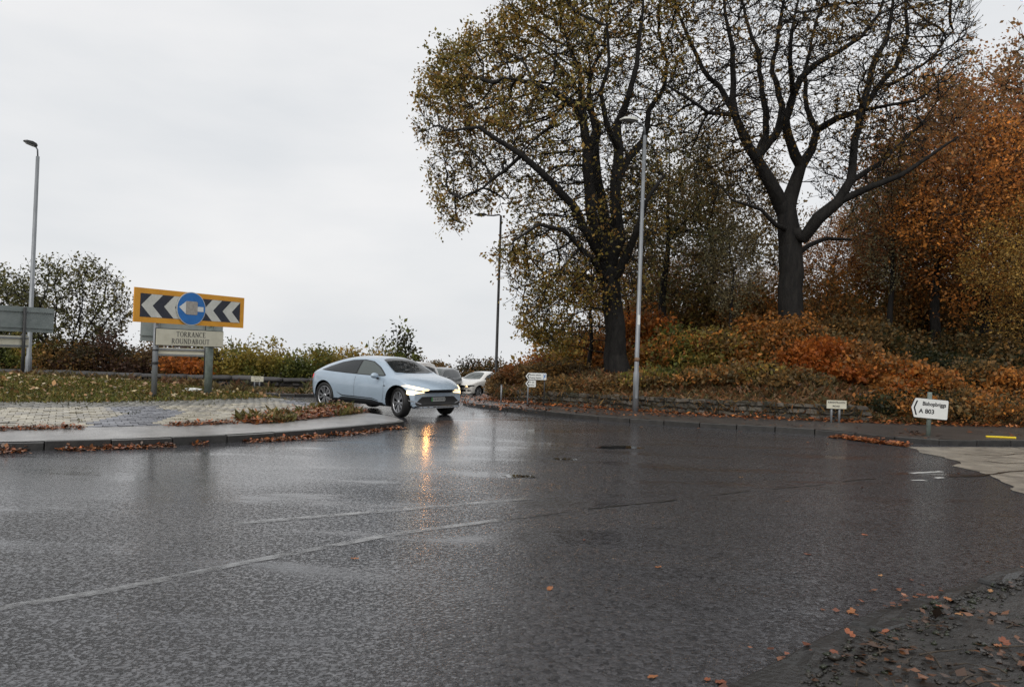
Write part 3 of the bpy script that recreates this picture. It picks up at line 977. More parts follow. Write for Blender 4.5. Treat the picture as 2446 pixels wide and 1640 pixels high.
def wheel_meshes(rt, rr, w):
    """tyre, rim and dark barrel; the outer face looks along -y"""
    bm = bmesh.new()
    lathe(bm, [(rr - 0.01, w * 0.40), (rr + 0.02, w * 0.48), (rt - 0.03, w * 0.5), (rt - 0.006, w * 0.40), (rt, w * 0.2), (rt, -w * 0.2), (rt - 0.006, -w * 0.40), (rt - 0.03, -w * 0.5), (rr + 0.02, -w * 0.48), (rr - 0.01, -w * 0.40)], 36)
    tyre = bm_mesh('tyre', bm); tyre.materials.append(M['tyre'])
    for p in tyre.polygons: p.use_smooth = True
    bm = bmesh.new()
    rings = lathe(bm, [(0.05, -w * 0.1), (rr * 0.55, -w * 0.02), (rr - 0.012, -w * 0.1), (rr - 0.012, w * 0.4)], 28)
    bm.faces.new(rings[0])
    barrel = bm_mesh('wheel', bm, True); barrel.materials.append(M['rimblack'])
    bm = bmesh.new()
    lathe(bm, [(rr, -w * 0.30), (rr + 0.004, -w * 0.42), (rr - 0.016, -w * 0.44), (rr - 0.022, -w * 0.30)], 36)
    for k in range(5):
        for s in (-1, 1):
            a0 = 2 * math.pi * k / 5 + s * 0.10; a1 = 2 * math.pi * k / 5 + s * 0.27
            p0 = Vector((math.cos(a0) * 0.05, -w * 0.34, math.sin(a0) * 0.05)); p1 = Vector((math.cos(a1) * (rr - 0.01), -w * 0.40, math.sin(a1) * (rr - 0.01)))
            t = Vector((-math.sin(a1), 0, math.cos(a1)))
            vv = []
            for p, ww in ((p0, 0.016), (p1, 0.034)):
                for dy in (0, 0.035):
                    vv.append([bm.verts.new(p + t * ww * sg + Vector((0, dy, 0))) for sg in (-1, 1)])
            bm.faces.new((vv[0][0], vv[0][1], vv[2][1], vv[2][0])); bm.faces.new((vv[0][0], vv[2][0], vv[3][0], vv[1][0])); bm.faces.new((vv[0][1], vv[1][1], vv[3][1], vv[2][1]))
    rg = lathe(bm, [(0.062, -w * 0.30), (0.06, -w * 0.38), (0.03, -w * 0.40)], 16)
    bm.faces.new(rg[-1])
    rim = bm_mesh('rim', bm); rim.materials.append(M['rim'])
    return barrel, tyre, rim

def make_car(name, label, sp, loc, heading, panels, paintmat, group=None, steer=0.0, roll=0.0, pitch=0.0):
    root = empty(name, loc, heading, label=label, cat='car', group=group)
    root.rotation_euler = (roll, pitch, heading)
    bm = car_shell(sp)
    bvh = BVHTree.FromBMesh(bm)
    me = bpy.data.meshes.new('body'); bm.to_mesh(me); bm.free()
    me.materials.append(paintmat); me.materials.append(M['trim'])
    body = obj('body', me, None, root)
    # wheel arches cut out of the shell
    cut = bmesh.new()
    for wx in sp['wheels']:
        for s in (-1, 1):
            bmesh.ops.create_cone(cut, cap_ends=True, segments=40, radius1=sp['arch'], radius2=sp['arch'], depth=0.62,
                                  matrix=Matrix.Translation((wx, s * (sp['halfw'] - 0.02), sp['rt'])) @ Matrix.Rotation(R(90), 4, 'X'))
    cme = bpy.data.meshes.new('cutter'); cut.to_mesh(cme); cut.free()
    cme.materials.append(paintmat); cme.materials.append(M['trim'])
    cme.polygons.foreach_set('material_index', np.ones(len(cme.polygons), np.int32))
    co = bpy.data.objects.new('cutter', cme); COL.objects.link(co)
    b0 = bpy.data.objects.new('tmp_body', me); COL.objects.link(b0)
    md = b0.modifiers.new('arch', 'BOOLEAN'); md.object = co; md.operation = 'DIFFERENCE'; md.solver = 'EXACT'
    dg = bpy.context.evaluated_depsgraph_get(); dg.update()
    res = bpy.data.meshes.new_from_object(b0.evaluated_get(dg))
    bpy.data.objects.remove(b0); bpy.data.objects.remove(co)
    res.name = 'body'
    for p in res.polygons: p.use_smooth = True
    try: res.set_sharp_from_angle(angle=R(38))
    except Exception: pass
    body.data = res
    for nm, mode, outline, mat, kw in panels:
        kw = dict(kw)
        sides = kw.pop('sides', (1,))
        lab = kw.pop('lab', None)
        for s in sides:
            ol = outline
            if mode in ('front', 'top') and kw.get('mirror') and s < 0:
                ol = [(-a, b) if mode == 'front' else (a, -b) for a, b in outline]
            kk = {k: v for k, v in kw.items() if k != 'mirror'}
            if mode == 'side': kk['side'] = s
            if mode == 'rear': kk['side'] = -1
            pm = project(bvh, ol, 'front' if mode == 'rear' else mode, **kk)
            obj(nm, pm, mat, root, label=lab)
    barrel, tyre, rim = wheel_meshes(sp['rt'], sp['rr'], 0.235)
    for i, wx in enumerate(sp['wheels']):
        for s in (-1, 1):
            wv = obj('wheel', barrel, None, root)
            wv.location = (wx, s * (sp['halfw'] - (0.175 if i == 0 else 0.14)), sp['rt'])
            wv.rotation_euler = (0, R(17 * (i + 1)), (math.pi if s > 0 else 0) + (steer if i == 0 else 0))
            for nm, mm in (('tyre', tyre), ('rim', rim)):
                c_ = bpy.data.objects.new(nm, mm); COL.objects.link(c_); c_.parent = wv
    # door mirrors: a rounded shell on a short arm
    for s in (-1, 1):
        bm = bmesh.new()
        bmesh.ops.create_uvsphere(bm, u_segments=16, v_segments=10, radius=1.0)
        for v in bm.verts:
            if v.co.x < 0: v.co.x *= 0.35
            v.co = Vector((v.co.x * 0.10, v.co.y * 0.125, v.co.z * 0.075))
        mx, mz = sp['mirror']
        bmesh.ops.translate(bm, verts=bm.verts, vec=Vector((mx, s * (sp['halfw'] + 0.07), mz)))
        mm = bm_mesh('mirror', bm, True)
        mo = obj('mirror', mm, sp.get('mirrormat', paintmat), root)
        arm = tube_mesh('mirror_arm', [(mx, s * (sp['halfw'] + 0.03), mz - 0.05), (mx + 0.02, s * (sp['halfw'] - 0.12), mz - 0.10)], 0.025, 8)
        obj('mirror_arm', arm, M['trim'], mo)
    return root, bvh

# pale blue coupe
blue = dict(
    x=np.array([-2.46, -2.42, -2.28, -2.0, -1.55, -1.0, -0.4, 0.15, 0.55, 0.95, 1.28, 1.65, 1.95, 2.18, 2.31, 2.36]),
    top=[.93, 1.07, 1.13, 1.235, 1.375, 1.485, 1.54, 1.53, 1.455, 1.255, 1.095, 1.03, .96, .875, .79, .735],
    belt=[.86, .965, 1.02, 1.05, 1.055, 1.03, 1.005, .985, .975, .975, .98, .945, .88, .81, .74, .69],
    w=[.80, .86, .92, .965, .99, .975, .965, .965, .97, .98, .99, .995, .97, .93, .88, .84],
    raily=[.66, .66, .65, .63, .61, .61, .615, .63, .66, .72, .78, .80, .78, .74, .69, .66],
    railz=[.91, 1.04, 1.095, 1.185, 1.31, 1.415, 1.465, 1.455, 1.38, 1.20, 1.055, .99, .922, .842, .765, .71],
    bot=[.36, .32, .29, .27, .25, .24, .24, .24, .24, .24, .24, .24, .24, .24, .25, .27],
    fbow=0.34, fs=1.1, rbow=0.26, rs=-1.5, rake=0.05, rrake=0.05, nosez=0.52,
    wheels=(1.5, -1.5), arch=0.438, rt=0.382, rr=0.275, halfw=0.985, mirror=(0.72, 1.03))
win = [(-1.72, 1.10), (-1.45, 1.215), (-1.05, 1.335), (-0.6, 1.41), (-0.1, 1.432), (0.28, 1.392), (0.62, 1.258), (0.98, 1.04), (0.90, 1.015), (0.2, 1.025), (-0.6, 1.045), (-1.3, 1.075)]
front_glass = [(-0.17, 1.408), (0.27, 1.37), (0.60, 1.238), (0.93, 1.04), (0.2, 1.04), (-0.17, 1.05)]
rear_glass = [(-0.22, 1.412), (-0.6, 1.392), (-1.05, 1.318), (-1.42, 1.203), (-1.62, 1.11), (-1.3, 1.09), (-0.6, 1.062), (-0.22, 1.052)]
lamp_top = [(0.96, 0.805), (0.90, 0.825), (0.72, 0.775), (0.52, 0.725), (0.48, 0.705), (0.60, 0.695), (0.80, 0.725)]
lamp_low = [(0.93, 0.70), (0.80, 0.68), (0.64, 0.66), (0.52, 0.665), (0.54, 0.640), (0.66, 0.632), (0.82, 0.62), (0.86, 0.585), (0.94, 0.595)]
blue_panels = [
    ('window_surround', 'side', win, M['trim'], dict(off=0.004, sides=(-1, 1))),
    ('front_window', 'side', front_glass, M['paleglass'], dict(off=0.009, sides=(-1, 1))),
    ('rear_window', 'side', rear_glass, M['glass'], dict(off=0.009, sides=(-1, 1))),
    ('windscreen', 'top', [(0.47, -0.52), (0.42, -0.25), (0.40, 0.0), (0.42, 0.25), (0.47, 0.52), (0.82, 0.63), (1.12, 0.70), (1.22, 0.4), (1.25, 0.0), (1.22, -0.4), (1.12, -0.70), (0.82, -0.63)], M['glass'], dict(off=0.006)),
    ('headlight', 'front', lamp_top, M['lampon'], dict(off=0.010, sides=(-1, 1), mirror=True, step=0.03)),
    ('headlight', 'front', lamp_low, M['lampon'], dict(off=0.010, sides=(-1, 1), mirror=True, step=0.03)),
    ('nose_panel', 'front', [(-0.50, 0.70), (-0.50, 0.635), (0.50, 0.635), (0.50, 0.70)], M['sill'], dict(off=0.004)),
    ('lower_intake', 'front', [(-0.58, 0.54), (-0.74, 0.43), (-0.88, 0.34), (-0.86, 0.27), (0.86, 0.27), (0.88, 0.34), (0.74, 0.43), (0.58, 0.54)], M['trim'], dict(off=0.006)),
    ('splitter', 'front', [(-0.80, 0.285), (-0.78, 0.262), (0.78, 0.262), (0.80, 0.285)], M['rim'], dict(off=0.018)),
    ('rear_valance', 'side', [(-2.44, 0.36), (-2.40, 0.44), (-1.95, 0.42), (-1.95, 0.30), (-2.3, 0.30)], M['trim'], dict(off=0.008, sides=(-1, 1))),
    ('air_blade', 'front', [(0.92, 0.46), (0.60, 0.36), (0.60, 0.345), (0.93, 0.435)], M['rim'], dict(off=0.01, sides=(-1, 1), mirror=True)),
    ('sill_panel', 'side', [(-1.02, 0.30), (-0.72, 0.41), (0.52, 0.40), (0.78, 0.355), (1.05, 0.28)], M['sill'], dict(off=0.007, sides=(-1, 1))),
    ('sill_skirt', 'side', [(-1.10, 0.235), (-1.05, 0.36), (0.95, 0.345), (1.07, 0.235)], M['trim'], dict(off=0.012, sides=(-1, 1))),
    ('door_crease', 'side', [(-0.95, 0.53), (-0.72, 0.425), (0.52, 0.415), (0.80, 0.365), (0.80, 0.38), (0.53, 0.44), (-0.70, 0.455)], M['sill'], dict(off=0.003, sides=(-1, 1))),
    ('door_gap', 'side', [(-0.20, 1.03), (-0.21, 0.40), (-0.202, 0.40), (-0.192, 1.03)], M['trim'], dict(off=0.003, sides=(-1, 1), step=0.08)),
    ('door_gap', 'side', [(0.97, 0.95), (0.99, 0.60), (0.93, 0.36), (0.938, 0.36), (0.998, 0.60), (0.978, 0.95)], M['trim'], dict(off=0.003, sides=(-1, 1), step=0.08)),
    ('side_camera', 'side', rounded(0.99, 0.76, 1.06, 0.80, 0.018), M['trim'], dict(off=0.008, sides=(-1, 1))),
    ('tail_light', 'side', [(-2.40, 0.86), (-2.40, 0.97), (-2.12, 0.975), (-2.06, 0.95), (-2.16, 0.87)], M['tail'], dict(off=0.008, sides=(-1, 1))),
    ('number_plate', 'front', [(-0.26, 0.415), (-0.26, 0.525), (0.26, 0.525), (0.26, 0.415)], M['platew'], dict(off=0.016)),
    ('plate_band', 'front', [(-0.26, 0.415), (-0.26, 0.525), (-0.205, 0.525), (-0.205, 0.415)], M['plateg'], dict(off=0.019)),
]
blue_car, bb = make_car('passing_car', 'pale metallic blue coupe with lit headlights rounding the island', blue, (-3.45, 20.9, float(G(0, 20.9))), R(-39), blue_panels, M['bluepaint'], steer=R(-15))
for s in (-1, 1):       # the lit lamps throw their light on the wet road
    ld = bpy.data.lights.new('headlamp_beam', 'SPOT')
    ld.energy = 130.0; ld.color = (1.0, 0.44, 0.13); ld.spot_size = R(95); ld.spot_blend = 0.8; ld.shadow_soft_size = 0.07
    lo_ = bpy.data.objects.new('headlamp_beam', ld); COL.objects.link(lo_)
    lo_.parent = blue_car; lo_.location = (2.30, s * 0.66, 0.62); lo_.rotation_euler = (R(82), 0, R(-90))
for k in range(7):      # smudged plate characters
    y0 = -0.175 + k * 0.06 + (0.02 if k > 3 else 0)
    pm = project(bb, [(y0, 0.44), (y0, 0.50), (y0 + 0.012, 0.50), (y0 + 0.030, 0.475), (y0 + 0.034, 0.44)], 'front', 0.019)
    obj('plate_mark', pm, M['letter'], blue_car)

# white saloon waiting behind
saloon = dict(
    x=np.array([-2.32, -2.28, -2.1, -1.7, -1.25, -0.75, -0.2, 0.3, 0.6, 0.95, 1.3, 1.7, 2.0, 2.18, 2.28, 2.31]),
    top=[.88, 1.00, 1.06, 1.10, 1.26, 1.40, 1.43, 1.41, 1.33, 1.14, .98, .92, .85, .79, .72, .68],
    belt=[.80, .92, .96, .97, .96, .95, .94, .93, .93, .925, .90, .85, .79, .73, .68, .64],
    w=[.74, .79, .84, .88, .90, .90, .90, .90, .90, .90, .905, .905, .88, .84, .80, .76],
    raily=[.62, .64, .64, .60, .55, .54, .55, .57, .60, .68, .74, .74, .70, .66, .62, .6],
    railz=[.86, .97, 1.03, 1.06, 1.20, 1.335, 1.365, 1.345, 1.27, 1.09, .945, .885, .815, .76, .70, .66],
    bot=[.34, .30, .26, .22, .2, .19, .19, .19, .19, .19, .19, .19, .19, .19, .2, .22],
    fbow=0.32, fs=1.1, rbow=0.22, rs=-1.5, rake=0.04, rrake=0.04, nosez=0.5,
    wheels=(1.42, -1.38), arch=0.365, rt=0.325, rr=0.235, halfw=0.9, mirror=(0.72, 0.98))
saloon_panels = [
    ('side_window', 'side', [(-1.35, 1.02), (-1.0, 1.22), (-0.5, 1.31), (0.2, 1.30), (0.55, 1.19), (0.95, 0.985), (0.2, 0.975), (-0.8, 0.985)], M['glass'], dict(off=0.006, sides=(-1, 1))),
    ('windscreen', 'top', [(0.52, -0.46), (0.46, -0.2), (0.45, 0), (0.46, 0.2), (0.52, 0.46), (0.85, 0.58), (1.14, 0.64), (1.24, 0.35), (1.27, 0), (1.24, -0.35), (1.14, -0.64), (0.85, -0.58)], M['paleglass'], dict(off=0.006)),
    ('grille', 'front', [(-0.30, 0.66), (-0.27, 0.575), (-0.03, 0.575), (-0.03, 0.66)], M['trim'], dict(off=0.01, sides=(-1, 1), mirror=True)),
    ('lower_grille', 'front', [(-0.42, 0.42), (-0.36, 0.31), (0.36, 0.31), (0.42, 0.42)], M['trim'], dict(off=0.008)),
    ('fog_intake', 'front', [(0.50, 0.42), (0.52, 0.33), (0.76, 0.36), (0.78, 0.42)], M['trim'], dict(off=0.008, sides=(-1, 1), mirror=True)),
    ('headlight_housing', 'front', [(0.33, 0.66), (0.35, 0.58), (0.62, 0.58), (0.86, 0.64), (0.84, 0.69), (0.55, 0.68)], M['glass'], dict(off=0.008, sides=(-1, 1), mirror=True)),
    ('headlight', 'front', [(0.36, 0.65), (0.37, 0.585), (0.56, 0.585), (0.58, 0.665)], M['lampon'], dict(off=0.014, sides=(-1, 1), mirror=True, step=0.03)),
    ('number_plate', 'front', [(-0.26, 0.47), (-0.26, 0.56), (0.26, 0.56), (0.26, 0.47)], M['platew'], dict(off=0.014)),
]
p = at(1160, 940, 43.0)
sal, sb_ = make_car('waiting_car', 'white saloon with headlights on, half hidden by the brown bank', saloon, (-1.55, 43.5, float(G(0, 43.5))), R(-128), saloon_panels, M['whitepaint'], group='cars queueing to join')
for y0 in (-0.35, 0.1):
    pm = project(sb_, [(1.02, y0), (1.10, y0 - 0.05), (0.80, y0 + 0.32), (0.78, y0 + 0.30)], 'top', 0.02)
    obj('wiper', pm, M['trim'], sal)

# dark grey hatchback and white tall car ahead of it
hatch = dict(
    x=np.array([-1.95, -1.92, -1.8, -1.6, -1.2, -0.7, -0.2, 0.25, 0.6, 1.0, 1.3, 1.6, 1.85, 2.0, 2.08, 2.1]),
    top=[.95, 1.20, 1.38, 1.46, 1.50, 1.52, 1.52, 1.49, 1.38, 1.17, 1.02, .96, .90, .83, .76, .72],
    belt=[.86, .94, .97, .97, .97, .96, .95, .94, .94, .94, .93, .89, .83, .77, .72, .68],
    w=[.74, .78, .82, .85, .87, .87, .87, .87, .87, .87, .875, .875, .86, .82, .78, .75],
    raily=[.60, .58, .56, .56, .56, .56, .57, .58, .61, .68, .73, .73, .70, .66, .62, .6],
    railz=[.93, 1.15, 1.31, 1.39, 1.43, 1.45, 1.45, 1.42, 1.32, 1.12, .985, .925, .865, .80, .74, .7],
    bot=[.34, .30, .26, .22, .2, .2, .2, .2, .2, .2, .2, .2, .2, .2, .21, .22],
    fbow=0.30, fs=0.9, rbow=0.12, rs=-1.3, rake=0.04, rrake=0.03, nosez=0.5,
    wheels=(1.28, -1.28), arch=0.35, rt=0.31, rr=0.22, halfw=0.87, mirror=(0.78, 1.0))
def hatch_panels(lamp, lampm):
    return [
        ('side_window', 'side', [(-1.55, 1.03), (-1.45, 1.30), (-0.9, 1.385), (-0.2, 1.395), (0.3, 1.35), (0.62, 1.22), (0.98, 1.00), (0.2, 0.985), (-0.8, 0.995)], M['glass'], dict(off=0.006, sides=(-1, 1))),
        ('windscreen', 'top', [(0.42, -0.50), (0.36, -0.2), (0.35, 0), (0.36, 0.2), (0.42, 0.50), (0.8, 0.58), (1.14, 0.65), (1.24, 0.35), (1.27, 0), (1.24, -0.35), (1.14, -0.65), (0.8, -0.58)], M['paleglass'], dict(off=0.006)),
        ('grille', 'front', [(-0.42, 0.66), (-0.40, 0.58), (0.40, 0.58), (0.42, 0.66)], M['trim'], dict(off=0.008)),
        ('lower_grille', 'front', [(-0.5, 0.42), (-0.45, 0.30), (0.45, 0.30), (0.5, 0.42)], M['trim'], dict(off=0.008)),
        ('headlight', 'front', [(0.46, 0.70), (0.48, 0.61), (0.66, 0.60), (0.80, 0.70), (0.74, 0.76)], lampm, dict(off=0.01, sides=(-1, 1), mirror=True, step=0.03)),
        ('number_plate', 'front', [(-0.26, 0.46), (-0.26, 0.55), (0.26, 0.55), (0.26, 0.46)], M['platew'], dict(off=0.012)),
    ]
make_car('waiting_car', 'dark grey hatchback waiting between two white cars', hatch, (-4.0, 40.5, float(G(0, 40.5))), R(-108), hatch_panels(1, M['glass']), M['greypaint'], group='cars queueing to join')
tall = dict(hatch)
for k in ('top', 'belt', 'railz'):
    tall[k] = [v * (1.06 if k != 'belt' else 1.04) for v in hatch[k]]
tall['x'] = hatch['x'] * 1.08; tall['w'] = [v * 1.06 for v in hatch['w']]; tall['raily'] = [v * 1.13 for v in hatch['raily']]
tall['railz'] = [v + (0.02 if v > 1.4 else 0) for v in tall['railz']]
tall.update(wheels=(1.38, -1.38), halfw=0.92, rt=0.34, rr=0.235, arch=0.38, mirror=(0.92, 1.04), fs=1.0, nosez=0.5)
tall_panels = [
    ('side_window', 'side', [(-1.6, 1.05), (-1.55, 1.31), (-0.9, 1.41), (-0.2, 1.42), (0.3, 1.375), (0.66, 1.25), (1.02, 1.03), (0.2, 1.01), (-0.8, 1.02)], M['glass'], dict(off=0.006, sides=(-1, 1))),
    ('windscreen', 'top', [(0.42, -0.58), (0.37, -0.2), (0.36, 0), (0.37, 0.2), (0.42, 0.58), (0.85, 0.67), (1.20, 0.74), (1.33, 0.35), (1.36, 0), (1.33, -0.35), (1.20, -0.74), (0.85, -0.67)], M['glass'], dict(off=0.006)),
    ('grille', 'front', [(-0.45, 0.74), (-0.43, 0.64), (0.43, 0.64), (0.45, 0.74)], M['trim'], dict(off=0.008)),
    ('headlight', 'front', [(0.48, 0.78), (0.50, 0.67), (0.72, 0.67), (0.84, 0.78), (0.76, 0.84)], M['glass'], dict(off=0.01, sides=(-1, 1), mirror=True, step=0.03)),
    ('number_plate', 'front', [(-0.26, 0.46), (-0.26, 0.56), (0.26, 0.56), (0.26, 0.46)], M['platew'], dict(off=0.012)),
]
make_car('waiting_car', 'white car with dark windscreen waiting right behind the pale blue coupe', tall, (-4.75, 33.0, float(G(0, 33.0))), R(-112), tall_panels, M['whitepaint'], group='cars queueing to join')

# ------------------------------------------------------------------ signs
def serif_glyph(ch):
    P = []
    def bar(x0, y0, x1, y1, w):
        dx, dy = x1 - x0, y1 - y0; L = math.hypot(dx, dy); nx, ny = -dy / L * w / 2, dx / L * w / 2
        P.append([(x0 + nx, y0 + ny), (x0 - nx, y0 - ny), (x1 - nx, y1 - ny), (x1 + nx, y1 + ny)])
    def ser(x, y, w=0.26): bar(x - w / 2, y, x + w / 2, y, 0.055)
    def ring(cx, cy, rx, ry, a0, a1, wx=0.15, wy=0.07, n=18):
        for k in range(n):
            a, b = R(a0 + (a1 - a0) * k / n), R(a0 + (a1 - a0) * (k + 1) / n)
            f = lambda t, o: (cx + (rx - (wx if o else 0)) * math.cos(t), cy + (ry - (wy if o else 0)) * math.sin(t))
            P.append([f(a, 0), f(b, 0), f(b, 1), f(a, 1)])
    S = 0.14
    if ch == 'T': w = .74; bar(.37, 0, .37, 1, S); bar(.02, .965, .72, .965, .07); bar(.04, .80, .04, 1, .05); bar(.70, .80, .70, 1, .05); ser(.37, .027, .32)
    elif ch == 'O': w = .84; ring(.42, .5, .40, .515, 0, 360)
    elif ch == 'C': w = .78; ring(.42, .5, .40, .515, 48, 312); bar(.69, .72, .69, .98, .05)
    elif ch in 'RBDE':
        bar(.14, 0, .14, 1, S); bar(0, .027, .25, .027, .055); bar(0, .973, .25, .973, .055)
        if ch == 'R': w = .78; ring(.25, .74, .34, .26, -90, 90); bar(.30, .50, .66, .02, .13); ser(.68, .027, .2)
        if ch == 'B': w = .72; ring(.25, .76, .30, .24, -90, 90); ring(.25, .27, .38, .27, -90, 90)
        if ch == 'D': w = .84; ring(.25, .5, .52, .5, -90, 90)
        if ch == 'E': w = .68; bar(.1, .965, .60, .965, .07); bar(.1, .035, .62, .035, .07); bar(.1, .52, .46, .52, .07); bar(.60, .80, .60, 1, .05); bar(.62, 0, .62, .22, .05); bar(.46, .43, .46, .61, .05)
    elif ch == 'A': w = .80; bar(.12, 0, .40, 1, .08); bar(.68, 0, .40, 1, .15); bar(.22, .36, .58, .36, .06); ser(.12, .027, .24); ser(.68, .027, .28)
    elif ch == 'N': w = .86; bar(.14, 0, .14, 1, .08); bar(.72, 0, .72, 1, .08); bar(.14, .97, .72, .03, .15); ser(.14, .027); ser(.12, .973, .2); ser(.72, .973)
    elif ch == 'U': w = .84; bar(.14, .3, .14, 1, S); bar(.70, .3, .70, 1, .08); ring(.42, .30, .35, .31, 180, 360, .14, .08); ser(.14, .973); ser(.70, .973)
    else: w = .4
    return P, w
def serif_text(txt, size, cx, cz, y):
    polys, x = [], 0
    for ch in txt:
        g, w = serif_glyph(ch)
        for p in g: polys.append([((a + x) * size, b * size) for a, b in p])
        x += w + 0.07
    W_ = (x - 0.07) * size
    v, q = [], []
    for i, p in enumerate(polys):
        q.append([len(v) + k for k in range(4)]); v += [(a - W_ / 2 + cx, y - 0.0006 * (i % 4), b + cz) for a, b in p]
    return mesh_np('lettering', v, quads=q)

# the chevron board with the blue arrow disc and the name plate
sx0, sy0 = -7.95, 15.8
SA = R(60)
ds = (math.cos(SA), math.sin(SA))
zb = float(z_isl(sx0 + ds[0], sy0 + ds[1]))
chev = empty('chevron_sign', (sx0, sy0, 0), SA, label='amber bordered black and white chevron board with blue arrow disc over a name plate', cat='road sign')
BW, BZ0, BZ1 = 2.85, 2.12, 2.85
board = obj('board', plate_mesh('board', [(0, BZ0), (BW, BZ0), (BW, BZ1), (0, BZ1)], 0.0, 0.03), M['amber'], chev)
i0, i1, j0, j1 = 0.135, BW - 0.12, BZ0 + 0.115, BZ1 - 0.115
obj('dark_panel', plate_mesh('dark_panel', [(i0, j0), (i1, j0), (i1, j1), (i0, j1)], -0.004, -0.001), M['navy'], board)
hz = (j0 + j1) / 2; hw = 0.265
for k, cx in enumerate((i0 + 0.02, i0 + 0.56, i0 + 1.56, i0 + 2.09)):
    tip = cx; d = 0.24
    ol = [(tip, hz), (tip + d, j1 - 0.004), (tip + d + hw, j1 - 0.004), (tip + hw, hz), (tip + d + hw, j0 + 0.004), (tip + d, j0 + 0.004)]
    bmx = bmesh.new()
    vv = [bmx.verts.new((x, -0.007, z)) for x, z in ol]
    bmx.faces.new((vv[0], vv[3], vv[2], vv[1])); bmx.faces.new((vv[0], vv[5], vv[4], vv[3]))
    obj('chevron', bm_mesh('chevron', bmx), M['chevwhite'], board)
dcx, dr = 1.36, 0.375
circ = lambda r_: [(dcx + r_ * math.cos(a), hz + r_ * math.sin(a)) for a in np.linspace(0, 2 * math.pi, 41)[:-1]]
disc = obj('arrow_disc', plate_mesh('arrow_disc', circ(dr), -0.035, -0.02), M['chevwhite'], chev)
obj('blue_face', plate_mesh('blue_face', circ(dr - 0.016), -0.040, -0.036), M['blue'], disc)
arrow = [(dcx - 0.32, hz + 0.02), (dcx - 0.14, hz + 0.16), (dcx + 0.10, hz + 0.16), (dcx + 0.10, hz + 0.055), (dcx + 0.31, hz + 0.055), (dcx + 0.31, hz - 0.055), (dcx + 0.10, hz - 0.055), (dcx + 0.10, hz - 0.13), (dcx - 0.14, hz - 0.13)]
obj('white_arrow', plate_mesh('white_arrow', arrow, -0.045, -0.041), M['white'], disc)
obj('sticker', plate_mesh('sticker', rounded(dcx - 0.15, hz - 0.135, dcx + 0.15, hz + 0.165, 0.03), -0.049, -0.046), M['patch'], disc)
npl = obj('name_plate', plate_mesh('name_plate', [(0.48, 1.65), (2.2, 1.65), (2.2, 2.0), (0.48, 2.0)], -0.10, -0.075), M['cream'], chev)
obj('plate_rim', plate_mesh('plate_rim', [(0.465, 1.635), (2.215, 1.635), (2.215, 2.015), (0.465, 2.015)], -0.074, -0.06), M['darksteel'], npl)
obj('lettering', serif_text('TORRANCE', 0.112, 1.33, 1.845, -0.103), M['letter'], npl)
obj('lettering', serif_text('ROUNDABOUT', 0.112, 1.33, 1.69, -0.103), M['letter'], npl)
for t, rr_, m_, top in ((0.60, 0.058, M['galv'], 2.6), (1.98, 0.085, M['greenpost'], 2.3)):
    zg = float(z_isl(sx0 + ds[0] * t, sy0 + ds[1] * t))
    po = obj('post', tube_mesh('post', [(t, 0.095, zg - 0.1), (t, 0.095, top)], rr_, 14), m_, chev)
    for zc in ((1.52, 1.25, 1.22) if t < 1 else (1.72,)):
        obj('clamp', tube_mesh('clamp', [(t, 0.095, zc), (t, 0.095, zc + 0.035)], rr_ + 0.008, 14), M['darksteel'], po)

def sign_back(name, label, A, B, panels, posts, zf, group=None):
    """rear of a road sign: grey panel with channel rails and posts; A and B are its ends on plan"""
    A = np.array(A); B = np.array(B); L = np.linalg.norm(B - A)
    root = empty(name, (A[0], A[1], 0), math.atan2(B[1] - A[1], B[0] - A[0]), label=label, cat='road sign', group=group)
    for x0, x1, z0, z1, m_ in panels:
        pn = obj('panel', plate_mesh('panel', rounded(x0, z0, x1, z1, 0.03), 0.0, 0.012), m_, root)
        for zr in (z0 + (z1 - z0) * 0.18, z1 - (z1 - z0) * 0.18):
            obj('rail', box_mesh('rail', ((x0 + x1) / 2, -0.022, zr), (x1 - x0 - 0.04, 0.03, 0.045)), M['signgrey'] if m_ is M['signgrey'] else M['galv'], pn)
    for t in posts:
        p_ = A + (B - A) * t / L
        zg = float(zf(p_[0], p_[1]))
        top = max(q_[3] for q_ in panels if q_[0] <= t <= q_[1])
        obj('post', tube_mesh('post', [(t, -0.09, zg - 0.1), (t, -0.09, top - 0.03)], 0.05, 12), M['darksteel'] if t > 0 else M['galv'], root)
    return root
a, b = at(335, 800, 19.6), at(532, 800, 20.4)
L = math.hypot(b.x - a.x, b.y - a.y)
sign_back('direction_sign', 'grey back of a direction sign standing behind the chevron board', (a.x, a.y), (b.x, b.y), [(0, L, 1.74, 2.62, M['signgrey']), (0.42, L - 0.42, 1.36, 1.58, M['cream'])], (0.36, L - 0.40), z_isl)
a, b = at(-170, 780, 22.0), at(128, 780, 25.0)
L = math.hypot(b.x - a.x, b.y - a.y)
def z_plain(x, y):
    return float(z_isl(x, y)) if pts_in_poly(np.array([[x, y]]), ISL)[0] else float(G(x, y))
sign_back('direction_sign', 'wide grey sign back with cream lower strip beside the tall street lamp', (a.x, a.y), (b.x, b.y), [(0, L, 1.93, 2.74, M['signgrey']), (0, L - 0.75, 1.42, 1.80, M['cream'])], (0.8, L - 0.95), z_plain)

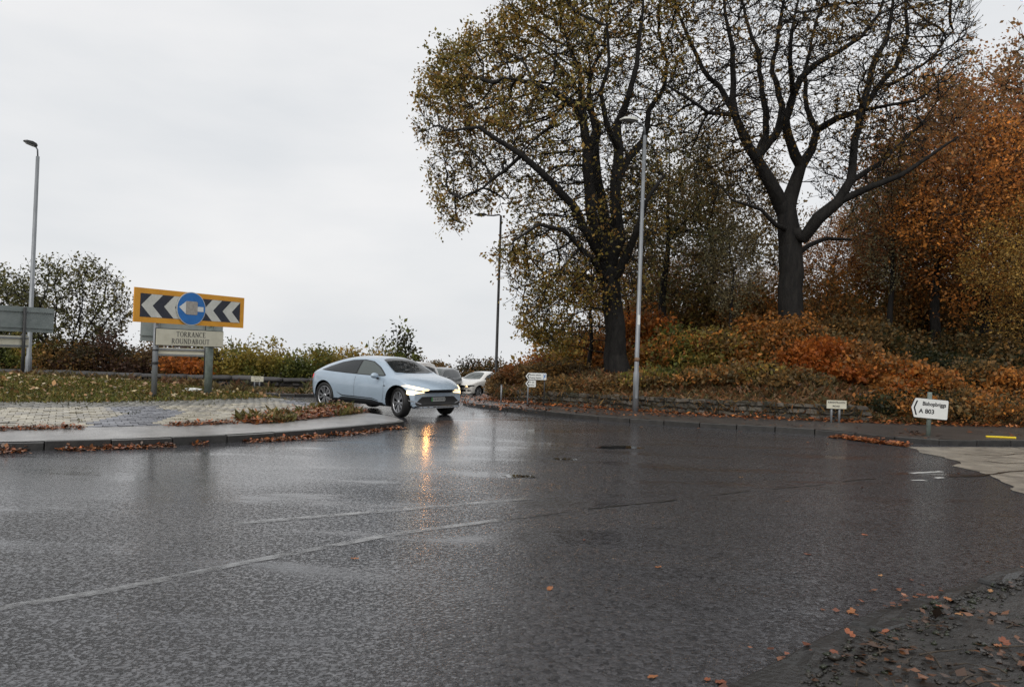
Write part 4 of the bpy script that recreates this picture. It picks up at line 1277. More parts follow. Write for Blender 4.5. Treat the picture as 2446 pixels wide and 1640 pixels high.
# small plates on two legs
def scribble(cx, cz, w, h, y, seed, words=1):
    rng = random.Random(seed); v, q = [], []
    n = max(3, int(w / (h * 0.75)))
    for i in range(n):
        x = cx - w / 2 + w * (i + 0.5) / n
        for _ in range(2):
            a0 = Vector((x + rng.uniform(-.2, .2) * h, cz + rng.uniform(-.45, .2) * h)); a1 = a0 + Vector((rng.uniform(-.25, .35) * h, rng.uniform(0.3, .7) * h))
            t = (a1 - a0).normalized(); nn = Vector((-t.y, t.x)) * h * 0.11
            q.append([len(v) + k for k in range(4)])
            v += [(p_.x, y, p_.y) for p_ in (a0 + nn, a0 - nn, a1 - nn, a1 + nn)]
    return mesh_np('lettering', v, quads=q)
def name_plate(loc, rz, w, z0, z1, lines, label, legs=(0.28, 0.68)):
    root = empty('street_name_plate', loc, rz, label=label, cat='street sign', group='street name plates on short legs')
    pl = obj('plate', plate_mesh('plate', rounded(-w / 2, z0, w / 2, z1, 0.012), 0, 0.02), M['cream'], root)
    for me in lines: obj('lettering', me, M['letter'], pl)
    for f in legs:
        x = -w / 2 + w * f
        obj('leg', tube_mesh('leg', [(x, 0.055, -0.08), (x, 0.055, z1 - 0.03)], 0.03, 10), M['galv'], root)
    return root
p_ = on_z(1993, 1007, 0.12); py_ = 20.45
name_plate((8.85, py_, z_pave(8.85, py_)), R(-4), 0.52, 0.38, 0.605, [text_mesh('KIRKINTILLOCH', 0.068, 0, 0.545, -0.002, 0.002, 0.92), text_mesh('ROAD', 0.068, -0.01, 0.445, -0.002, 0.002)],
           'cream plate reading KIRKINTILLOCH ROAD at the end of the mossy wall')
px_ = at(614, 920, 32.6)
name_plate((px_.x, 32.6, float(z_pave(px_.x, 32.6))), R(8), 0.52, 0.40, 0.63, [scribble(0, 0.575, 0.3, 0.065, -0.002, 4), text_mesh('ROAD', 0.075, 0, 0.46, -0.002, 0.002)],
           'small cream street plate in front of the dark coped wall')

# flag-type direction signs
def flag_outline(w, z0, z1, pt=0.07):
    zm = (z0 + z1) / 2
    r_ = 0.02
    return [(-w / 2, zm), (-w / 2 + pt, z1 - 0.012), (-w / 2 + pt + 0.02, z1), (w / 2 - r_, z1), (w / 2, z1 - r_), (w / 2, z0 + r_), (w / 2 - r_, z0), (-w / 2 + pt + 0.02, z0), (-w / 2 + pt, z0 + 0.012)]
def flag(root, w, z0, z1, cx, lines, name='panel', tilt=0.0):
    ol = [(x + cx, z) for x, z in flag_outline(w, z0, z1)]
    pn = obj(name, plate_mesh(name, ol, 0, 0.02), M['white'], root)
    ob = [(cx + (x - cx) * (1 + 0.02 / w), (z0 + z1) / 2 + (z - (z0 + z1) / 2) * (1 + 0.02 / (z1 - z0))) for x, z in ol]
    obj('panel_edge', plate_mesh('panel_edge', ob, 0.004, 0.016), M['black'], pn)
    zm = (z0 + z1) / 2; h_ = (z1 - z0) * 0.38; x0 = cx - w / 2 + 0.045; d = 0.055
    bmx = bmesh.new(); t_ = 0.035
    vv = [bmx.verts.new((x, -0.003, z)) for x, z in ((x0, zm), (x0 + d, zm + h_), (x0 + d + t_, zm + h_), (x0 + t_, zm), (x0 + d + t_, zm - h_), (x0 + d, zm - h_))]
    bmx.faces.new((vv[0], vv[3], vv[2], vv[1])); bmx.faces.new((vv[0], vv[5], vv[4], vv[3]))
    obj('arrowhead', bm_mesh('arrowhead', bmx), M['black'], pn)
    for me in lines: obj('lettering', me, M['letter'], pn)
    pn.rotation_euler = (0, tilt, 0)
    return pn
bs = empty('direction_sign', (9.64, 17.35, float(z_pave(9.64, 17.35))), R(-6), label='white arrow sign reading Bishopbriggs A803 on a pale post by the kerb', cat='road sign')
flag(bs, 0.80, 0.40, 0.84, -0.03, [text_mesh('Bishopbriggs', 0.125, 0.065, 0.725, -0.003, 0.004, 0.82), text_mesh('A 803', 0.14, -0.09, 0.55, -0.003, 0.004)], tilt=R(3.5))
obj('post', tube_mesh('post', [(0.02, 0.075, -0.1), (0.035, 0.075, 1.0)], 0.05, 14), M['greenpost'], bs)
gs = empty('direction_sign', (0.55, 24.6, float(z_pave(0.55, 24.6))), R(4), label='pair of small white arrow signs with a blue symbol before the brown bank', cat='road sign')
up = flag(gs, 0.68, 0.84, 1.06, 0.27, [text_mesh('Goods vehicle', 0.072, 0.24, 0.995, -0.003, 0.001, 0.9), text_mesh('Testing Station', 0.072, 0.25, 0.90, -0.003, 0.001, 0.9)])
tick = [[(0.505, 0.87), (0.525, 0.86), (0.585, 1.03), (0.565, 1.035)], [(0.505, 1.03), (0.52, 1.035), (0.54, 0.955), (0.525, 0.95)], [(0.52, 0.955), (0.59, 0.965), (0.588, 0.945), (0.522, 0.935)]]
obj('blue_symbol', mesh_np('blue_symbol', [(x, -0.0035 - 0.0006 * i, z) for i, p in enumerate(tick) for x, z in p], quads=[[4 * i + k for k in range(4)] for i in range(3)]), M['blue'], up)
flag(gs, 0.34, 0.60, 0.82, 0.10, [scribble(0.13, 0.755, 0.17, 0.055, -0.003, 7), scribble(0.13, 0.66, 0.17, 0.055, -0.003, 9)])
obj('post', tube_mesh('post', [(0.02, 0.06, -0.1), (0.03, 0.06, 1.04)], 0.028, 10), M['galv'], gs)
obj('post', tube_mesh('post', [(0.56, 0.06, -0.1), (0.56, 0.06, 1.04)], 0.02, 10), M['darksteel'], gs)
q_ = at(1197, 955, 27.2)
mp = empty('marker_post', (q_.x, 27.2, float(z_pave(q_.x, 27.2))), 0, label='thin grey marker post at the foot of the leafy verge', cat='post')
obj('shaft', tube_mesh('shaft', [(0, 0, -0.1), (0, 0, 0.62)], 0.032, 10), M['galv'], mp)
obj('cap', tube_mesh('cap', [(0, 0, 0.621), (0, 0, 0.645)], [0.038, 0.03], 10), M['darksteel'], mp)

# ------------------------------------------------------------------ street lamps
def lamp_post(name, label, loc, H, r0, r1, mat, arm, lean=(0, 0)):
    root = empty(name, loc, 0, label=label, cat='street lamp', group='street lamps around the junction')
    col_ = bmesh.new()
    add_tube(col_, [(0, 0, -0.1), (0, 0, 1.15), (0, 0, 1.2), (lean[0] * H, lean[1] * H, H)], [r0, r0, r0 * 0.78, r1], 14)
    pole = obj('column', bm_mesh('column', col_, True), mat, root)
    obj('access_door', box_mesh('access_door', (0, -r0 + 0.001, 0.6), (r0 * 0.9, 0.012, 0.42), bevel=0.004), mat, pole)
    ax, ay, az = arm
    top = Vector((lean[0] * H, lean[1] * H, H - 0.02))
    end = top + Vector((ax, ay, az))
    obj('bracket', tube_mesh('bracket', [top, top + Vector((ax * 0.12, ay * 0.12, az * 0.6 + 0.05)), top + Vector((ax * 0.5, ay * 0.5, az * 0.95)), end], 0.032, 10), mat, root)
    d = Vector((ax, ay, 0)).normalized() if abs(ax) + abs(ay) > 0 else Vector((-1, 0, 0))
    return root, end, d
def lantern(root, end, d, L, W_, Hh, topm, botm, tilt):
    ang_ = math.atan2(d.y, d.x)
    rot = Matrix.Rotation(ang_, 3, 'Z') @ Matrix.Rotation(-tilt, 3, 'Y')
    bm = bmesh.new()
    prof = [(0.0, 0.3, 0.5), (0.12, 0.75, 0.85), (0.4, 1.0, 1.0), (0.8, 0.9, 0.7), (1.0, 0.5, 0.25)]
    rings = []
    for t, ww, hh in prof:
        rings.append([bm.verts.new(rot @ Vector((t * L, y * W_ / 2 * ww, z * Hh * hh)) + end) for y, z in ((-1, 0), (-0.85, 0.7), (0, 1), (0.85, 0.7), (1, 0))])
    for r0_, r1_ in zip(rings, rings[1:]):
        for k in range(4): bm.faces.new((r0_[k], r0_[k + 1], r1_[k + 1], r1_[k]))
        bm.faces.new((r0_[4], r0_[0], r1_[0], r1_[4]))
    bm.faces.new(rings[0]); bm.faces.new(rings[-1][::-1])
    ho = obj('lantern', bm_mesh('lantern', bm), topm, root)
    bm = bmesh.new()
    vv = [bm.verts.new(rot @ Vector((x * L, y * W_ / 2, -0.012)) + end) for x, y in ((0.15, -0.7), (0.85, -0.75), (0.85, 0.75), (0.15, 0.7))]
    uu = [bm.verts.new(rot @ Vector((x * L, y * W_ / 2, -0.05)) + end) for x, y in ((0.25, -0.5), (0.75, -0.5), (0.75, 0.5), (0.25, 0.5))]
    bm.faces.new(uu)
    for k in range(4): bm.faces.new((vv[k], vv[(k + 1) % 4], uu[(k + 1) % 4], uu[k]))
    obj('lens', bm_mesh('lens', bm), botm, ho)
pr = (3.78, 22.75)
rt_, e_, d_ = lamp_post('street_lamp', 'tall galvanised street lamp standing on the leafy footway in front of the oak', (pr[0], pr[1], float(z_pave(*pr))), 8.35, 0.088, 0.05, M['galv'], (-0.30, -0.25, 0.35), (0.006, 0))
lantern(rt_, e_, d_, 0.66, 0.38, 0.13, M['chevwhite'], M['galv'], R(-6))
obj('label_plate', box_mesh('label_plate', (0.017, -0.062, 2.75), (0.075, 0.012, 0.30), bevel=0.003), M['white'], rt_)
obj('rust_band', tube_mesh('rust_band', [(0.008, 0, 1.5), (0.009, 0, 1.62)], 0.074, 14), noisy('rust', (0.10, 0.05, 0.025), (0.25, 0.16, 0.10), 0.7, 20.0), rt_)
q_ = at(1185, 880, 33.0)
rt_, e_, d_ = lamp_post('street_lamp', 'thin dark street lamp with a straight arm rising by the queueing cars', (q_.x, 33.0, float(z_pave(q_.x, 33.0))), 8.0, 0.085, 0.05, M['darksteel'], (-0.62, 0, 0.02))
lantern(rt_, e_, d_, 0.55, 0.30, 0.10, M['darksteel'], M['lampglass'], R(0))
q_ = at(67, 900, 31.5)
rt_, e_, d_ = lamp_post('street_lamp', 'tall grey street lamp beside the wide sign back and dark wall', (q_.x, 31.5, float(z_pave(q_.x, 31.5))), 9.55, 0.12, 0.07, M['galv'], (-0.12, -0.1, 0.42), (0.002, 0))
lantern(rt_, e_ - d_ * 0.12, d_, 0.52, 0.34, 0.16, M['darksteel'], M['lampglass'], R(16))

# odd bits lying about
yb = on_z(2355, 1043, 0.13); ye = on_z(2424, 1046, 0.13)
yo = empty('yellow_strip', (yb.x, yb.y, float(z_pave(yb.x, yb.y))), math.atan2(ye.y - yb.y, ye.x - yb.x), label='bright yellow plastic strip lying on the footway edge', cat='litter')
L = math.hypot(ye.x - yb.x, ye.y - yb.y)
obj('strip', box_mesh('strip', (L / 2, 0, 0.022), (L, 0.06, 0.04), bevel=0.012), M['yellow'], yo)
obj('end_cap', box_mesh('end_cap', (L + 0.006, 0, 0.022), (0.03, 0.066, 0.046), bevel=0.012), M['yellow'], yo)
dp = on_z(465, 947, 0.45)
dz = float(z_isl(dp.x, dp.y))
de = empty('sign_debris', (dp.x, dp.y, dz), R(20), label='broken black and white sign scrap lying on the island grass', cat='litter')
obj('scrap', plate_mesh('scrap', [(-0.25, 0.0), (0.05, 0.03), (0.16, 0.10), (-0.05, 0.15), (-0.22, 0.12)], -0.02, 0.0), M['white'], de).rotation_euler = (R(-58), 0, 0)
obj('scrap', plate_mesh('scrap', [(0.0, 0.0), (0.42, -0.01), (0.5, 0.08), (0.2, 0.12)], 0.03, 0.05), M['black'], de).rotation_euler = (R(-40), R(4), 0)

# ------------------------------------------------------------------ vegetation
def unit(v): return v / (np.linalg.norm(v, axis=-1, keepdims=True) + 1e-9)

def leaf_mesh(name, P, size, col, rng, droop=0.25, wide=0.62, flat=0.0):
    n = len(P)
    a = unit(rng.normal(size=(n, 3)) + np.array([0, 0, -droop]))
    if flat > 0: a[:, 2] *= (1 - flat); a = unit(a)
    r_ = rng.normal(size=(n, 3))
    if flat > 0: r_ = r_ * (1 - flat) + np.array([0, 0, 1.0]) * flat * 2.0
    b = unit(np.cross(a, r_))
    L = size * rng.lognormal(-0.03, 0.27, (n, 1)); Wd = L * wide
    k = unit(np.cross(a, b)) * L * rng.uniform(-0.12, 0.12, (n, 1))
    v = np.stack([P, P + a * L * 0.5 + b * Wd * 0.5 + k, P + a * L, P + a * L * 0.5 - b * Wd * 0.5 + k], 1).reshape(-1, 3)
    q = np.arange(n * 4).reshape(n, 4)
    return mesh_np(name, v, quads=q, col=np.repeat(col, 4, 0))

def pal(rng, n, colours, weights=None, var=0.28, P=None, scale=0.6):
    """leaf colours, drifting over the plant so that sprays of one colour hang together"""
    c = np.array(colours, float)
    if P is not None:
        f = np.array([noise.noise(Vector(p) * scale) for p in P[::max(1, len(P) // 4000)]])
        f = np.repeat(f, max(1, len(P) // 4000))[:n]
        if len(f) < n: f = np.concatenate([f, rng.uniform(-0.3, 0.3, n - len(f))])
        t = np.clip((f + rng.normal(0, 0.16, n)) * 1.1 + 0.5, 0, 0.999) * len(c)
        i = t.astype(int)
    else:
        i = rng.choice(len(c), n, p=weights)
    return c[i] * np.exp(rng.normal(0, var, (n, 1)))

def grow(nodes, parents, A, step, infl, kill, iters, rng, up=0.0, wob=0.12):
    """branches reach for free space inside the crown until the crown is filled"""
    N_ = np.array(nodes, float); par = list(parents)
    A = A.copy()
    kids = np.zeros(400000, np.int32)
    d2 = np.linalg.norm(A[:, None] - N_[None], axis=2)
    near = d2.argmin(1); nd_ = d2.min(1)
    for _ in range(iters):
        act = nd_ < infl
        if not act.any(): break
        ids = near[act]
        dirs = unit(A[act] - N_[ids])
        u = np.unique(ids)
        s = np.zeros((len(u), 3)); pos = np.searchsorted(u, ids)
        np.add.at(s, pos, dirs)
        s = unit(s) + rng.normal(0, wob, s.shape); s[:, 2] += up
        new = N_[u] + unit(s) * step
        base = len(N_)
        N_ = np.concatenate([N_, new]); par += list(u)
        dd = np.linalg.norm(A[:, None] - new[None], axis=2)
        m = dd.min(1); j = dd.argmin(1)
        c = m < nd_
        near[c] = base + j[c]; nd_[c] = m[c]
        kids[u] += 1
        k = (nd_ > kill) & (kids[near] < 4)
        A, near, nd_ = A[k], near[k], nd_[k]
        if len(A) == 0: break
    return N_, np.array(par)

def branch_mesh(name, N_, par, rad_):
    n = len(N_)
    main = np.full(n, -1)
    order = np.argsort(rad_)
    for i in order:
        if par[i] >= 0: main[par[i]] = i
    t = np.zeros((n, 3))
    for i in range(n):
        p, m = par[i], main[i]
        a = N_[i] - N_[p] if p >= 0 else np.zeros(3)
        b = N_[m] - N_[i] if m >= 0 else np.zeros(3)
        a = a / (np.linalg.norm(a) + 1e-9); b = b / (np.linalg.norm(b) + 1e-9)
        t[i] = a + b
    t = unit(t)
    V, Q = [], []; base = 0
    e = np.where(par >= 0)[0]
    for lo, hi, sides in ((0.09, 99, 12), (0.035, 0.09, 6), (0.0, 0.035, 3)):
        s = e[(rad_[e] >= lo) & (rad_[e] < hi)]
        if not len(s): continue
        p = par[s]
        cont = main[p] == s
        d = unit(N_[s] - N_[p])
        t0 = np.where(cont[:, None], t[p], d); t1 = t[s]
        r0 = np.where(cont, np.minimum(rad_[p], rad_[s] * 1.35), rad_[s] * 1.15); r1 = rad_[s]
        ref = np.array([0.37, 0.91, 0.13])
        def ring(c, tt, rr):
            u = unit(np.cross(tt, ref)); w = np.cross(tt, u)
            an = np.arange(sides) * 2 * np.pi / sides
            return c[:, None] + (u[:, None] * np.cos(an)[None, :, None] + w[:, None] * np.sin(an)[None, :, None]) * rr[:, None, None]
        A0 = ring(N_[p], t0, r0); A1 = ring(N_[s], t1, r1)
        m = len(s)
        V.append(np.stack([A0, A1], 1).reshape(-1, 3))
        k = np.arange(sides); kk = (k + 1) % sides
        f = np.stack([k, kk, kk + sides, k + sides], 1)
        Q.append((f[None] + (np.arange(m) * 2 * sides)[:, None, None]).reshape(-1, 4) + base)
        base += m * 2 * sides
    return mesh_np(name, np.concatenate(V), quads=np.concatenate(Q), smooth=True)

def radii(par, given, tip=0.011, ex=2.25):
    n = len(par); acc = np.zeros(n)
    for i in range(n - 1, -1, -1):
        a = acc[i] if acc[i] > 0 else tip ** ex
        acc[i] = a
        if par[i] >= 0: acc[par[i]] += a
    r_ = acc ** (1 / ex)
    for i, g in given.items(): r_[i] = max(r_[i] * 0.0 + g, 0.01)
    return r_

def skeleton(limbs, Y0):
    """limbs: list of (start key, [(px, py, depth offset, radius)]) drawn over the photograph at the tree's own distance"""
    nodes, par, given = [], [], {}
    names = {}
    for key, start, pts in limbs:
        prev = -1
        if start is not None:
            nm, j = start
            prev = names[nm][j]
        ids = []
        lp = None
        for px, py, dy, rr_ in pts:
            p = np.array(at(px, py, Y0 + dy))
            if prev >= 0:
                q0 = nodes[prev]; L_ = np.linalg.norm(p - q0); ns = max(1, int(L_ / 0.45))
                r_prev = given.get(prev, rr_)
                if lp is None and start is not None: r_prev = min(r_prev, rr_ * 1.25)
                for s in range(1, ns + 1):
                    f = s / ns
                    nodes.append(q0 + (p - q0) * f + (np.array([noise.noise(Vector(p * 0.9 + s)), noise.noise(Vector(p * 0.9 - s)), 0]) * 0.11 if s < ns else 0))
                    par.append(prev); prev = len(nodes) - 1
                    given[prev] = r_prev + (rr_ - r_prev) * f
            else:
                nodes.append(p); par.append(-1); prev = len(nodes) - 1; given[prev] = rr_
            ids.append(prev); lp = prev
        names[key] = ids
    return nodes, par, given

def crown_points(outline, Y0, depth, n, rng, zmin=None):
    o = np.array(outline, float)
    lo, hi = o.min(0), o.max(0)
    out = []
    while len(out) < n:
        p = rng.uniform(lo, hi, (n * 2, 2))
        p = p[pts_in_poly(p, o)]
        d = seg_dist(p, o, True) / FPX * Y0
        h_ = np.minimum(depth, 0.9 * d + 0.8)
        for (a, b), hh in zip(p, h_):
            out.append(np.array(at(a, b, Y0 + rng.uniform(-hh, hh))))
            if len(out) >= n: break
    return np.array(out)

def tips_of(par):
    c = np.zeros(len(par), int)
    for p in par:
        if p >= 0: c[p] += 1
    return c == 0

def make_tree(name, label, nodes, par, given, A, step, infl, kill, iters, seed, leaf_n, leaf_size, colours, spread, cat='tree', group=None, tip=0.0145, droop=0.3, up=0.02, thin=None, cscale=0.35):
    rng = np.random.default_rng(seed)
    N_, P_ = grow(nodes, par, A, step, infl, kill, iters, rng, up=up)
    # fine twigs at every thin node
    r_ = radii(P_, given, tip)
    thin_nodes = np.where((r_ < 0.03))[0]
    tw = rng.choice(thin_nodes, min(int(len(thin_nodes) * 3), 22000), replace=True)
    dirs = unit(rng.normal(size=(len(tw), 3)) * 0.5 + np.array([0, 0, 0.25]) + unit(N_[tw] - N_[P_[tw]]) * 1.0)
    tw_end = N_[tw] + dirs * rng.uniform(0.25, 0.75, (len(tw), 1)) * step / 0.35
    N2 = np.concatenate([N_, tw_end]); P2 = np.concatenate([P_, tw])
    r2 = np.concatenate([r_, np.full(len(tw), tip * 0.6)])
    base = N_[0].copy(); base[2] = N_[0][2]
    root = empty(name, tuple(base), 0, label=label, cat=cat, group=group)
    bm_ = branch_mesh('trunk', N2 - base, P2, r2)
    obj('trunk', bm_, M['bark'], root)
    src = np.concatenate([tw_end, N_[thin_nodes]])
    if thin is not None:
        w_ = thin(src); w_ = w_ / w_.sum()
    else: w_ = None
    pick = rng.choice(len(src), leaf_n, p=w_)
    Lp = src[pick] + rng.normal(0, spread, (leaf_n, 3))
    order = np.argsort(pick); Lp = Lp[order]
    col = pal(rng, leaf_n, colours, P=Lp, scale=cscale)
    obj('crown', leaf_mesh('crown', Lp - base, leaf_size, col, rng, droop), M['leaf'], root)
    return root

OLIVE = [(0.10, 0.085, 0.022), (0.17, 0.12, 0.028), (0.22, 0.135, 0.030), (0.13, 0.105, 0.03)]
RUST = [(0.13, 0.065, 0.02), (0.22, 0.085, 0.02), (0.28, 0.12, 0.028), (0.11, 0.06, 0.022)]
BROWN = [(0.075, 0.05, 0.022), (0.12, 0.075, 0.028), (0.16, 0.085, 0.026), (0.07, 0.055, 0.025)]
GREEN = [(0.05, 0.06, 0.016), (0.08, 0.085, 0.020), (0.11, 0.10, 0.022), (0.16, 0.12, 0.025)]
DARKG = [(0.022, 0.028, 0.012), (0.04, 0.042, 0.016), (0.06, 0.05, 0.018)]
ORANGE = [(0.33, 0.095, 0.018), (0.42, 0.14, 0.025), (0.26, 0.085, 0.02), (0.20, 0.085, 0.022)]
YEL = [(0.24, 0.15, 0.03), (0.20, 0.14, 0.035), (0.13, 0.11, 0.03), (0.28, 0.13, 0.025)]
OLIVE, RUST, BROWN, GREEN, YEL = [[tuple(min(0.55, v * 1.75) for v in c) for c in L_] for L_ in (OLIVE, RUST, BROWN, GREEN, YEL)]
PURP = [(0.075, 0.042, 0.030), (0.10, 0.055, 0.035), (0.06, 0.05, 0.028)]
TAN = [(0.26, 0.17, 0.075), (0.19, 0.115, 0.045), (0.13, 0.075, 0.03), (0.22, 0.09, 0.03)]

# first big oak, leafy and olive-gold
Y1 = 28.5
Z5 = lambda x, y: (960 + 0.5103 * x, 0.5103 * y)
def limb5(pts): return [(*Z5(a, b), d, r_) for a, b, d, r_ in pts]
zb1 = float(bank_z(4.0, Y1))
b1 = at(1478, 905, Y1)
limbs1 = [
    ('trunk', None, [(1480, 920, 0, 0.60), (1474, 880, 0, 0.50)] + limb5([(1000, 1600, 0, 0.40), (988, 1450, 0, 0.38), (975, 1330, 0, 0.38), (965, 1240, 0, 0.40)])),
    ('A', ('trunk', -1), limb5([(915, 1120, -0.6, 0.24), (885, 990, -1, 0.22), (875, 850, -1, 0.20), (868, 700, -1, 0.18), (850, 570, -1.2, 0.16), (810, 495, -1.5, 0.13), (700, 425, -2, 0.10), (600, 385, -2.3, 0.07), (470, 365, -2.6, 0.04)])),
    ('A2', ('A', 3), limb5([(905, 610, -0.4, 0.12), (875, 450, 0.2, 0.10), (885, 330, 0.5, 0.08), (950, 230, 1, 0.06), (960, 60, 1, 0.04)])),
    ('A3', ('A', 4), limb5([(840, 460, 0.6, 0.10), (830, 330, 1.2, 0.08), (780, 220, 1.6, 0.06), (740, 60, 2, 0.04)])),
    ('B', ('trunk', -1), limb5([(965, 1100, 0.8, 0.22), (915, 850, 1.2, 0.20), (905, 720, 1.2, 0.17), (920, 620, 1.5, 0.13), (880, 520, 1.9, 0.10), (800, 380, 2.5, 0.07), (700, 260, 3, 0.05), (560, 180, 3.3, 0.035)])),
    ('C', ('trunk', -1), limb5([(1020, 1120, -0.4, 0.24), (1000, 980, -0.8, 0.22), (1000, 850, -1, 0.21), (1015, 700, -1, 0.19), (1008, 580, -1, 0.15), (1060, 450, -1.5, 0.11), (1100, 300, -1.8, 0.09), (1115, 150, -2, 0.06), (1130, 0, -2.2, 0.04)])),
    ('C2', ('C', 2), limb5([(1060, 740, -0.2, 0.15), (1130, 660, 0.2, 0.13), (1155, 520, 0.4, 0.10), (1230, 400, 0.8, 0.08), (1240, 290, 1, 0.06), (1200, 150, 1.4, 0.04)])),
    ('C3', ('C', 3), limb5([(960, 590, -2, 0.10), (930, 430, -2.6, 0.08), (970, 300, -3, 0.06), (960, 120, -3.4, 0.04)])),
    ('D', ('trunk', -1), limb5([(900, 1150, -1.0, 0.17), (800, 960, -2, 0.15), (690, 840, -2.6, 0.12), (560, 725, -3, 0.10), (440, 650, -3.2, 0.08), (360, 595, -3.3, 0.06), (220, 615, -3.2, 0.035)])),
    ('D2', ('D', 3), limb5([(480, 800, -2.4, 0.06), (380, 880, -2.2, 0.045), (270, 930, -2, 0.03)])),
    ('F', ('trunk', -2), limb5([(880, 1200, -1.4, 0.10), (760, 1080, -2.2, 0.08), (640, 1050, -2.6, 0.06), (520, 1130, -2.8, 0.035)])),
    ('F2', ('trunk', -2), limb5([(860, 1290, 1.4, 0.08), (740, 1270, 2.2, 0.06), (600, 1330, 2.4, 0.035)])),
    ('H', ('trunk', -2), limb5([(1050, 1200, -0.8, 0.16), (1100, 1080, -1.5, 0.12), (1140, 950, -2, 0.08), (1230, 820, -2.2, 0.05)])),
]
n_, p_, g_ = skeleton(limbs1, Y1)
out1 = [(1250, -190), (1195, 35), (1110, 100), (1045, 122), (1018, 190), (1000, 255), (990, 310), (1028, 370), (1040, 470), (1070, 552), (1105, 545), (1135, 500), (1190, 480), (1250, 540), (1185, 600),
        (1188, 660), (1228, 705), (1245, 765), (1300, 830), (1380, 835), (1440, 740), (1520, 700), (1570, 600), (1600, 400), (1640, 200), (1640, -190)]
rg = np.random.default_rng(1)
A1 = crown_points(out1, Y1, 4.6, 5600, rg)
def shell1(P):
    c = np.array(at(1380, 380, Y1)); d = np.linalg.norm((P - c) * np.array([1, 0.8, 1]), axis=1)
    left = sstep((at(1520, 400, Y1).x - P[:, 0]) / 5.0)
    g = np.array([noise.noise(Vector(p * 0.62)) for p in P])
    return (0.10 + (d / 6.0) ** 1.8) * (0.35 + 0.65 * left) * (0.20 + sstep((g + 0.30) / 0.6))
oak1 = make_tree('oak_tree', 'big spreading oak with olive gold leaves rising behind the leaning street lamp', n_, p_, g_, A1, 0.30, 2.2, 0.34, 70, 4, 52000, 0.12, OLIVE + [(0.26, 0.14, 0.04)], 0.12, thin=shell1)

# second big oak, nearly bare
Y2 = 29.5
Z6 = lambda x, y: (1600 + 0.574 * x, 0.574 * y)
def limb6(pts): return [(*Z6(a, b), d, r_) for a, b, d, r_ in pts]
limbs2 = [
    ('trunk', None, [(1893, 915, 0, 0.60), (1893, 830, 0, 0.52)] + limb6([(505, 1330, 0, 0.48), (500, 1200, 0, 0.46), (502, 1080, 0, 0.46), (495, 960, 0, 0.42), (485, 880, 0, 0.38)])),
    ('L', ('trunk', -1), limb6([(440, 800, -0.3, 0.27), (395, 720, -0.5, 0.24), (360, 655, -0.6, 0.20), (308, 570, -0.8, 0.17), (272, 480, -1, 0.14), (265, 340, -1, 0.11), (262, 200, -1.2, 0.09), (230, 60, -1.4, 0.06), (220, -60, -1.4, 0.04)])),
    ('L2', ('L', 4), limb6([(230, 400, 0, 0.11), (135, 285, 0.4, 0.09), (70, 140, 0.8, 0.07), (20, 0, 1, 0.04)])),
    ('L3', ('L', 4), limb6([(160, 470, -1.6, 0.07), (70, 405, -2, 0.05), (-20, 350, -2.3, 0.035)])),
    ('L4', ('L', 2), limb6([(400, 560, 0.2, 0.13), (400, 460, 0.4, 0.12), (382, 380, 0.5, 0.10), (375, 250, 0.8, 0.09), (330, 120, 1, 0.07), (290, -20, 1.2, 0.045)])),
    ('L5', ('L', 2), limb6([(450, 545, 1, 0.16), (468, 440, 1.4, 0.13), (425, 300, 1.8, 0.10), (450, 150, 2, 0.08), (480, -20, 2.2, 0.05)])),
    ('M', ('trunk', -1), limb6([(520, 765, 0.4, 0.26), (545, 690, 0.4, 0.23), (505, 600, 0.2, 0.18), (482, 500, 0, 0.16), (512, 400, -0.2, 0.14), (545, 325, -0.4, 0.13), (610, 265, -0.6, 0.11), (710, 210, -1, 0.09), (800, 150, -1.3, 0.075), (870, 60, -1.5, 0.06), (900, -40, -1.7, 0.04)])),
    ('M2', ('M', 1), limb6([(592, 620, 1, 0.17), (610, 545, 1.2, 0.15), (570, 450, 1.6, 0.10), (560, 300, 2, 0.08), (600, 130, 2.2, 0.06), (645, -20, 2.4, 0.04)])),
    ('M3', ('M2', 1), limb6([(700, 490, 0.6, 0.13), (800, 460, 0.2, 0.12), (860, 370, 0, 0.11), (940, 280, -0.2, 0.10), (990, 150, -0.4, 0.08), (985, -20, -0.6, 0.05)])),
    ('M4', ('M', 4), limb6([(500, 250, -1.4, 0.08), (510, 120, -1.8, 0.06), (540, -20, -2, 0.04)])),
    ('M5', ('M3', 2), limb6([(960, 330, 1, 0.06), (1080, 250, 1.6, 0.05), (1180, 130, 2, 0.035)])),
    ('M6', ('M3', 1), limb6([(900, 440, -0.8, 0.06), (1020, 420, -1.2, 0.05), (1120, 360, -1.4, 0.03)])),
    ('Rr', ('trunk', 5), limb6([(560, 985, -0.4, 0.28), (620, 905, -0.8, 0.25), (700, 840, -1, 0.21), (752, 750, -1.2, 0.16), (765, 630, -1.2, 0.14), (790, 490, -1, 0.13), (850, 260, -0.8, 0.11), (900, 170, -0.7, 0.09), (925, 40, -0.6, 0.06), (935, -50, -0.5, 0.04)])),
    ('R2', ('Rr', 2), limb6([(840, 775, -1.6, 0.12), (960, 730, -2, 0.09), (1080, 650, -2.3, 0.06), (1200, 570, -2.5, 0.035)])),
    ('R3', ('Rr', 3), limb6([(860, 690, 0, 0.09), (960, 600, 0.6, 0.07), (1060, 500, 1, 0.045)])),
    ('S', ('trunk', 4), limb6([(580, 1020, 0.8, 0.10), (650, 992, 1.2, 0.08), (755, 997, 1.4, 0.05)])),
    ('S2', ('trunk', 5), limb6([(440, 935, -0.8, 0.09), (380, 872, -1.2, 0.07), (280, 840, -1.5, 0.04)])),
]
n_, p_, g_ = skeleton(limbs2, Y2)
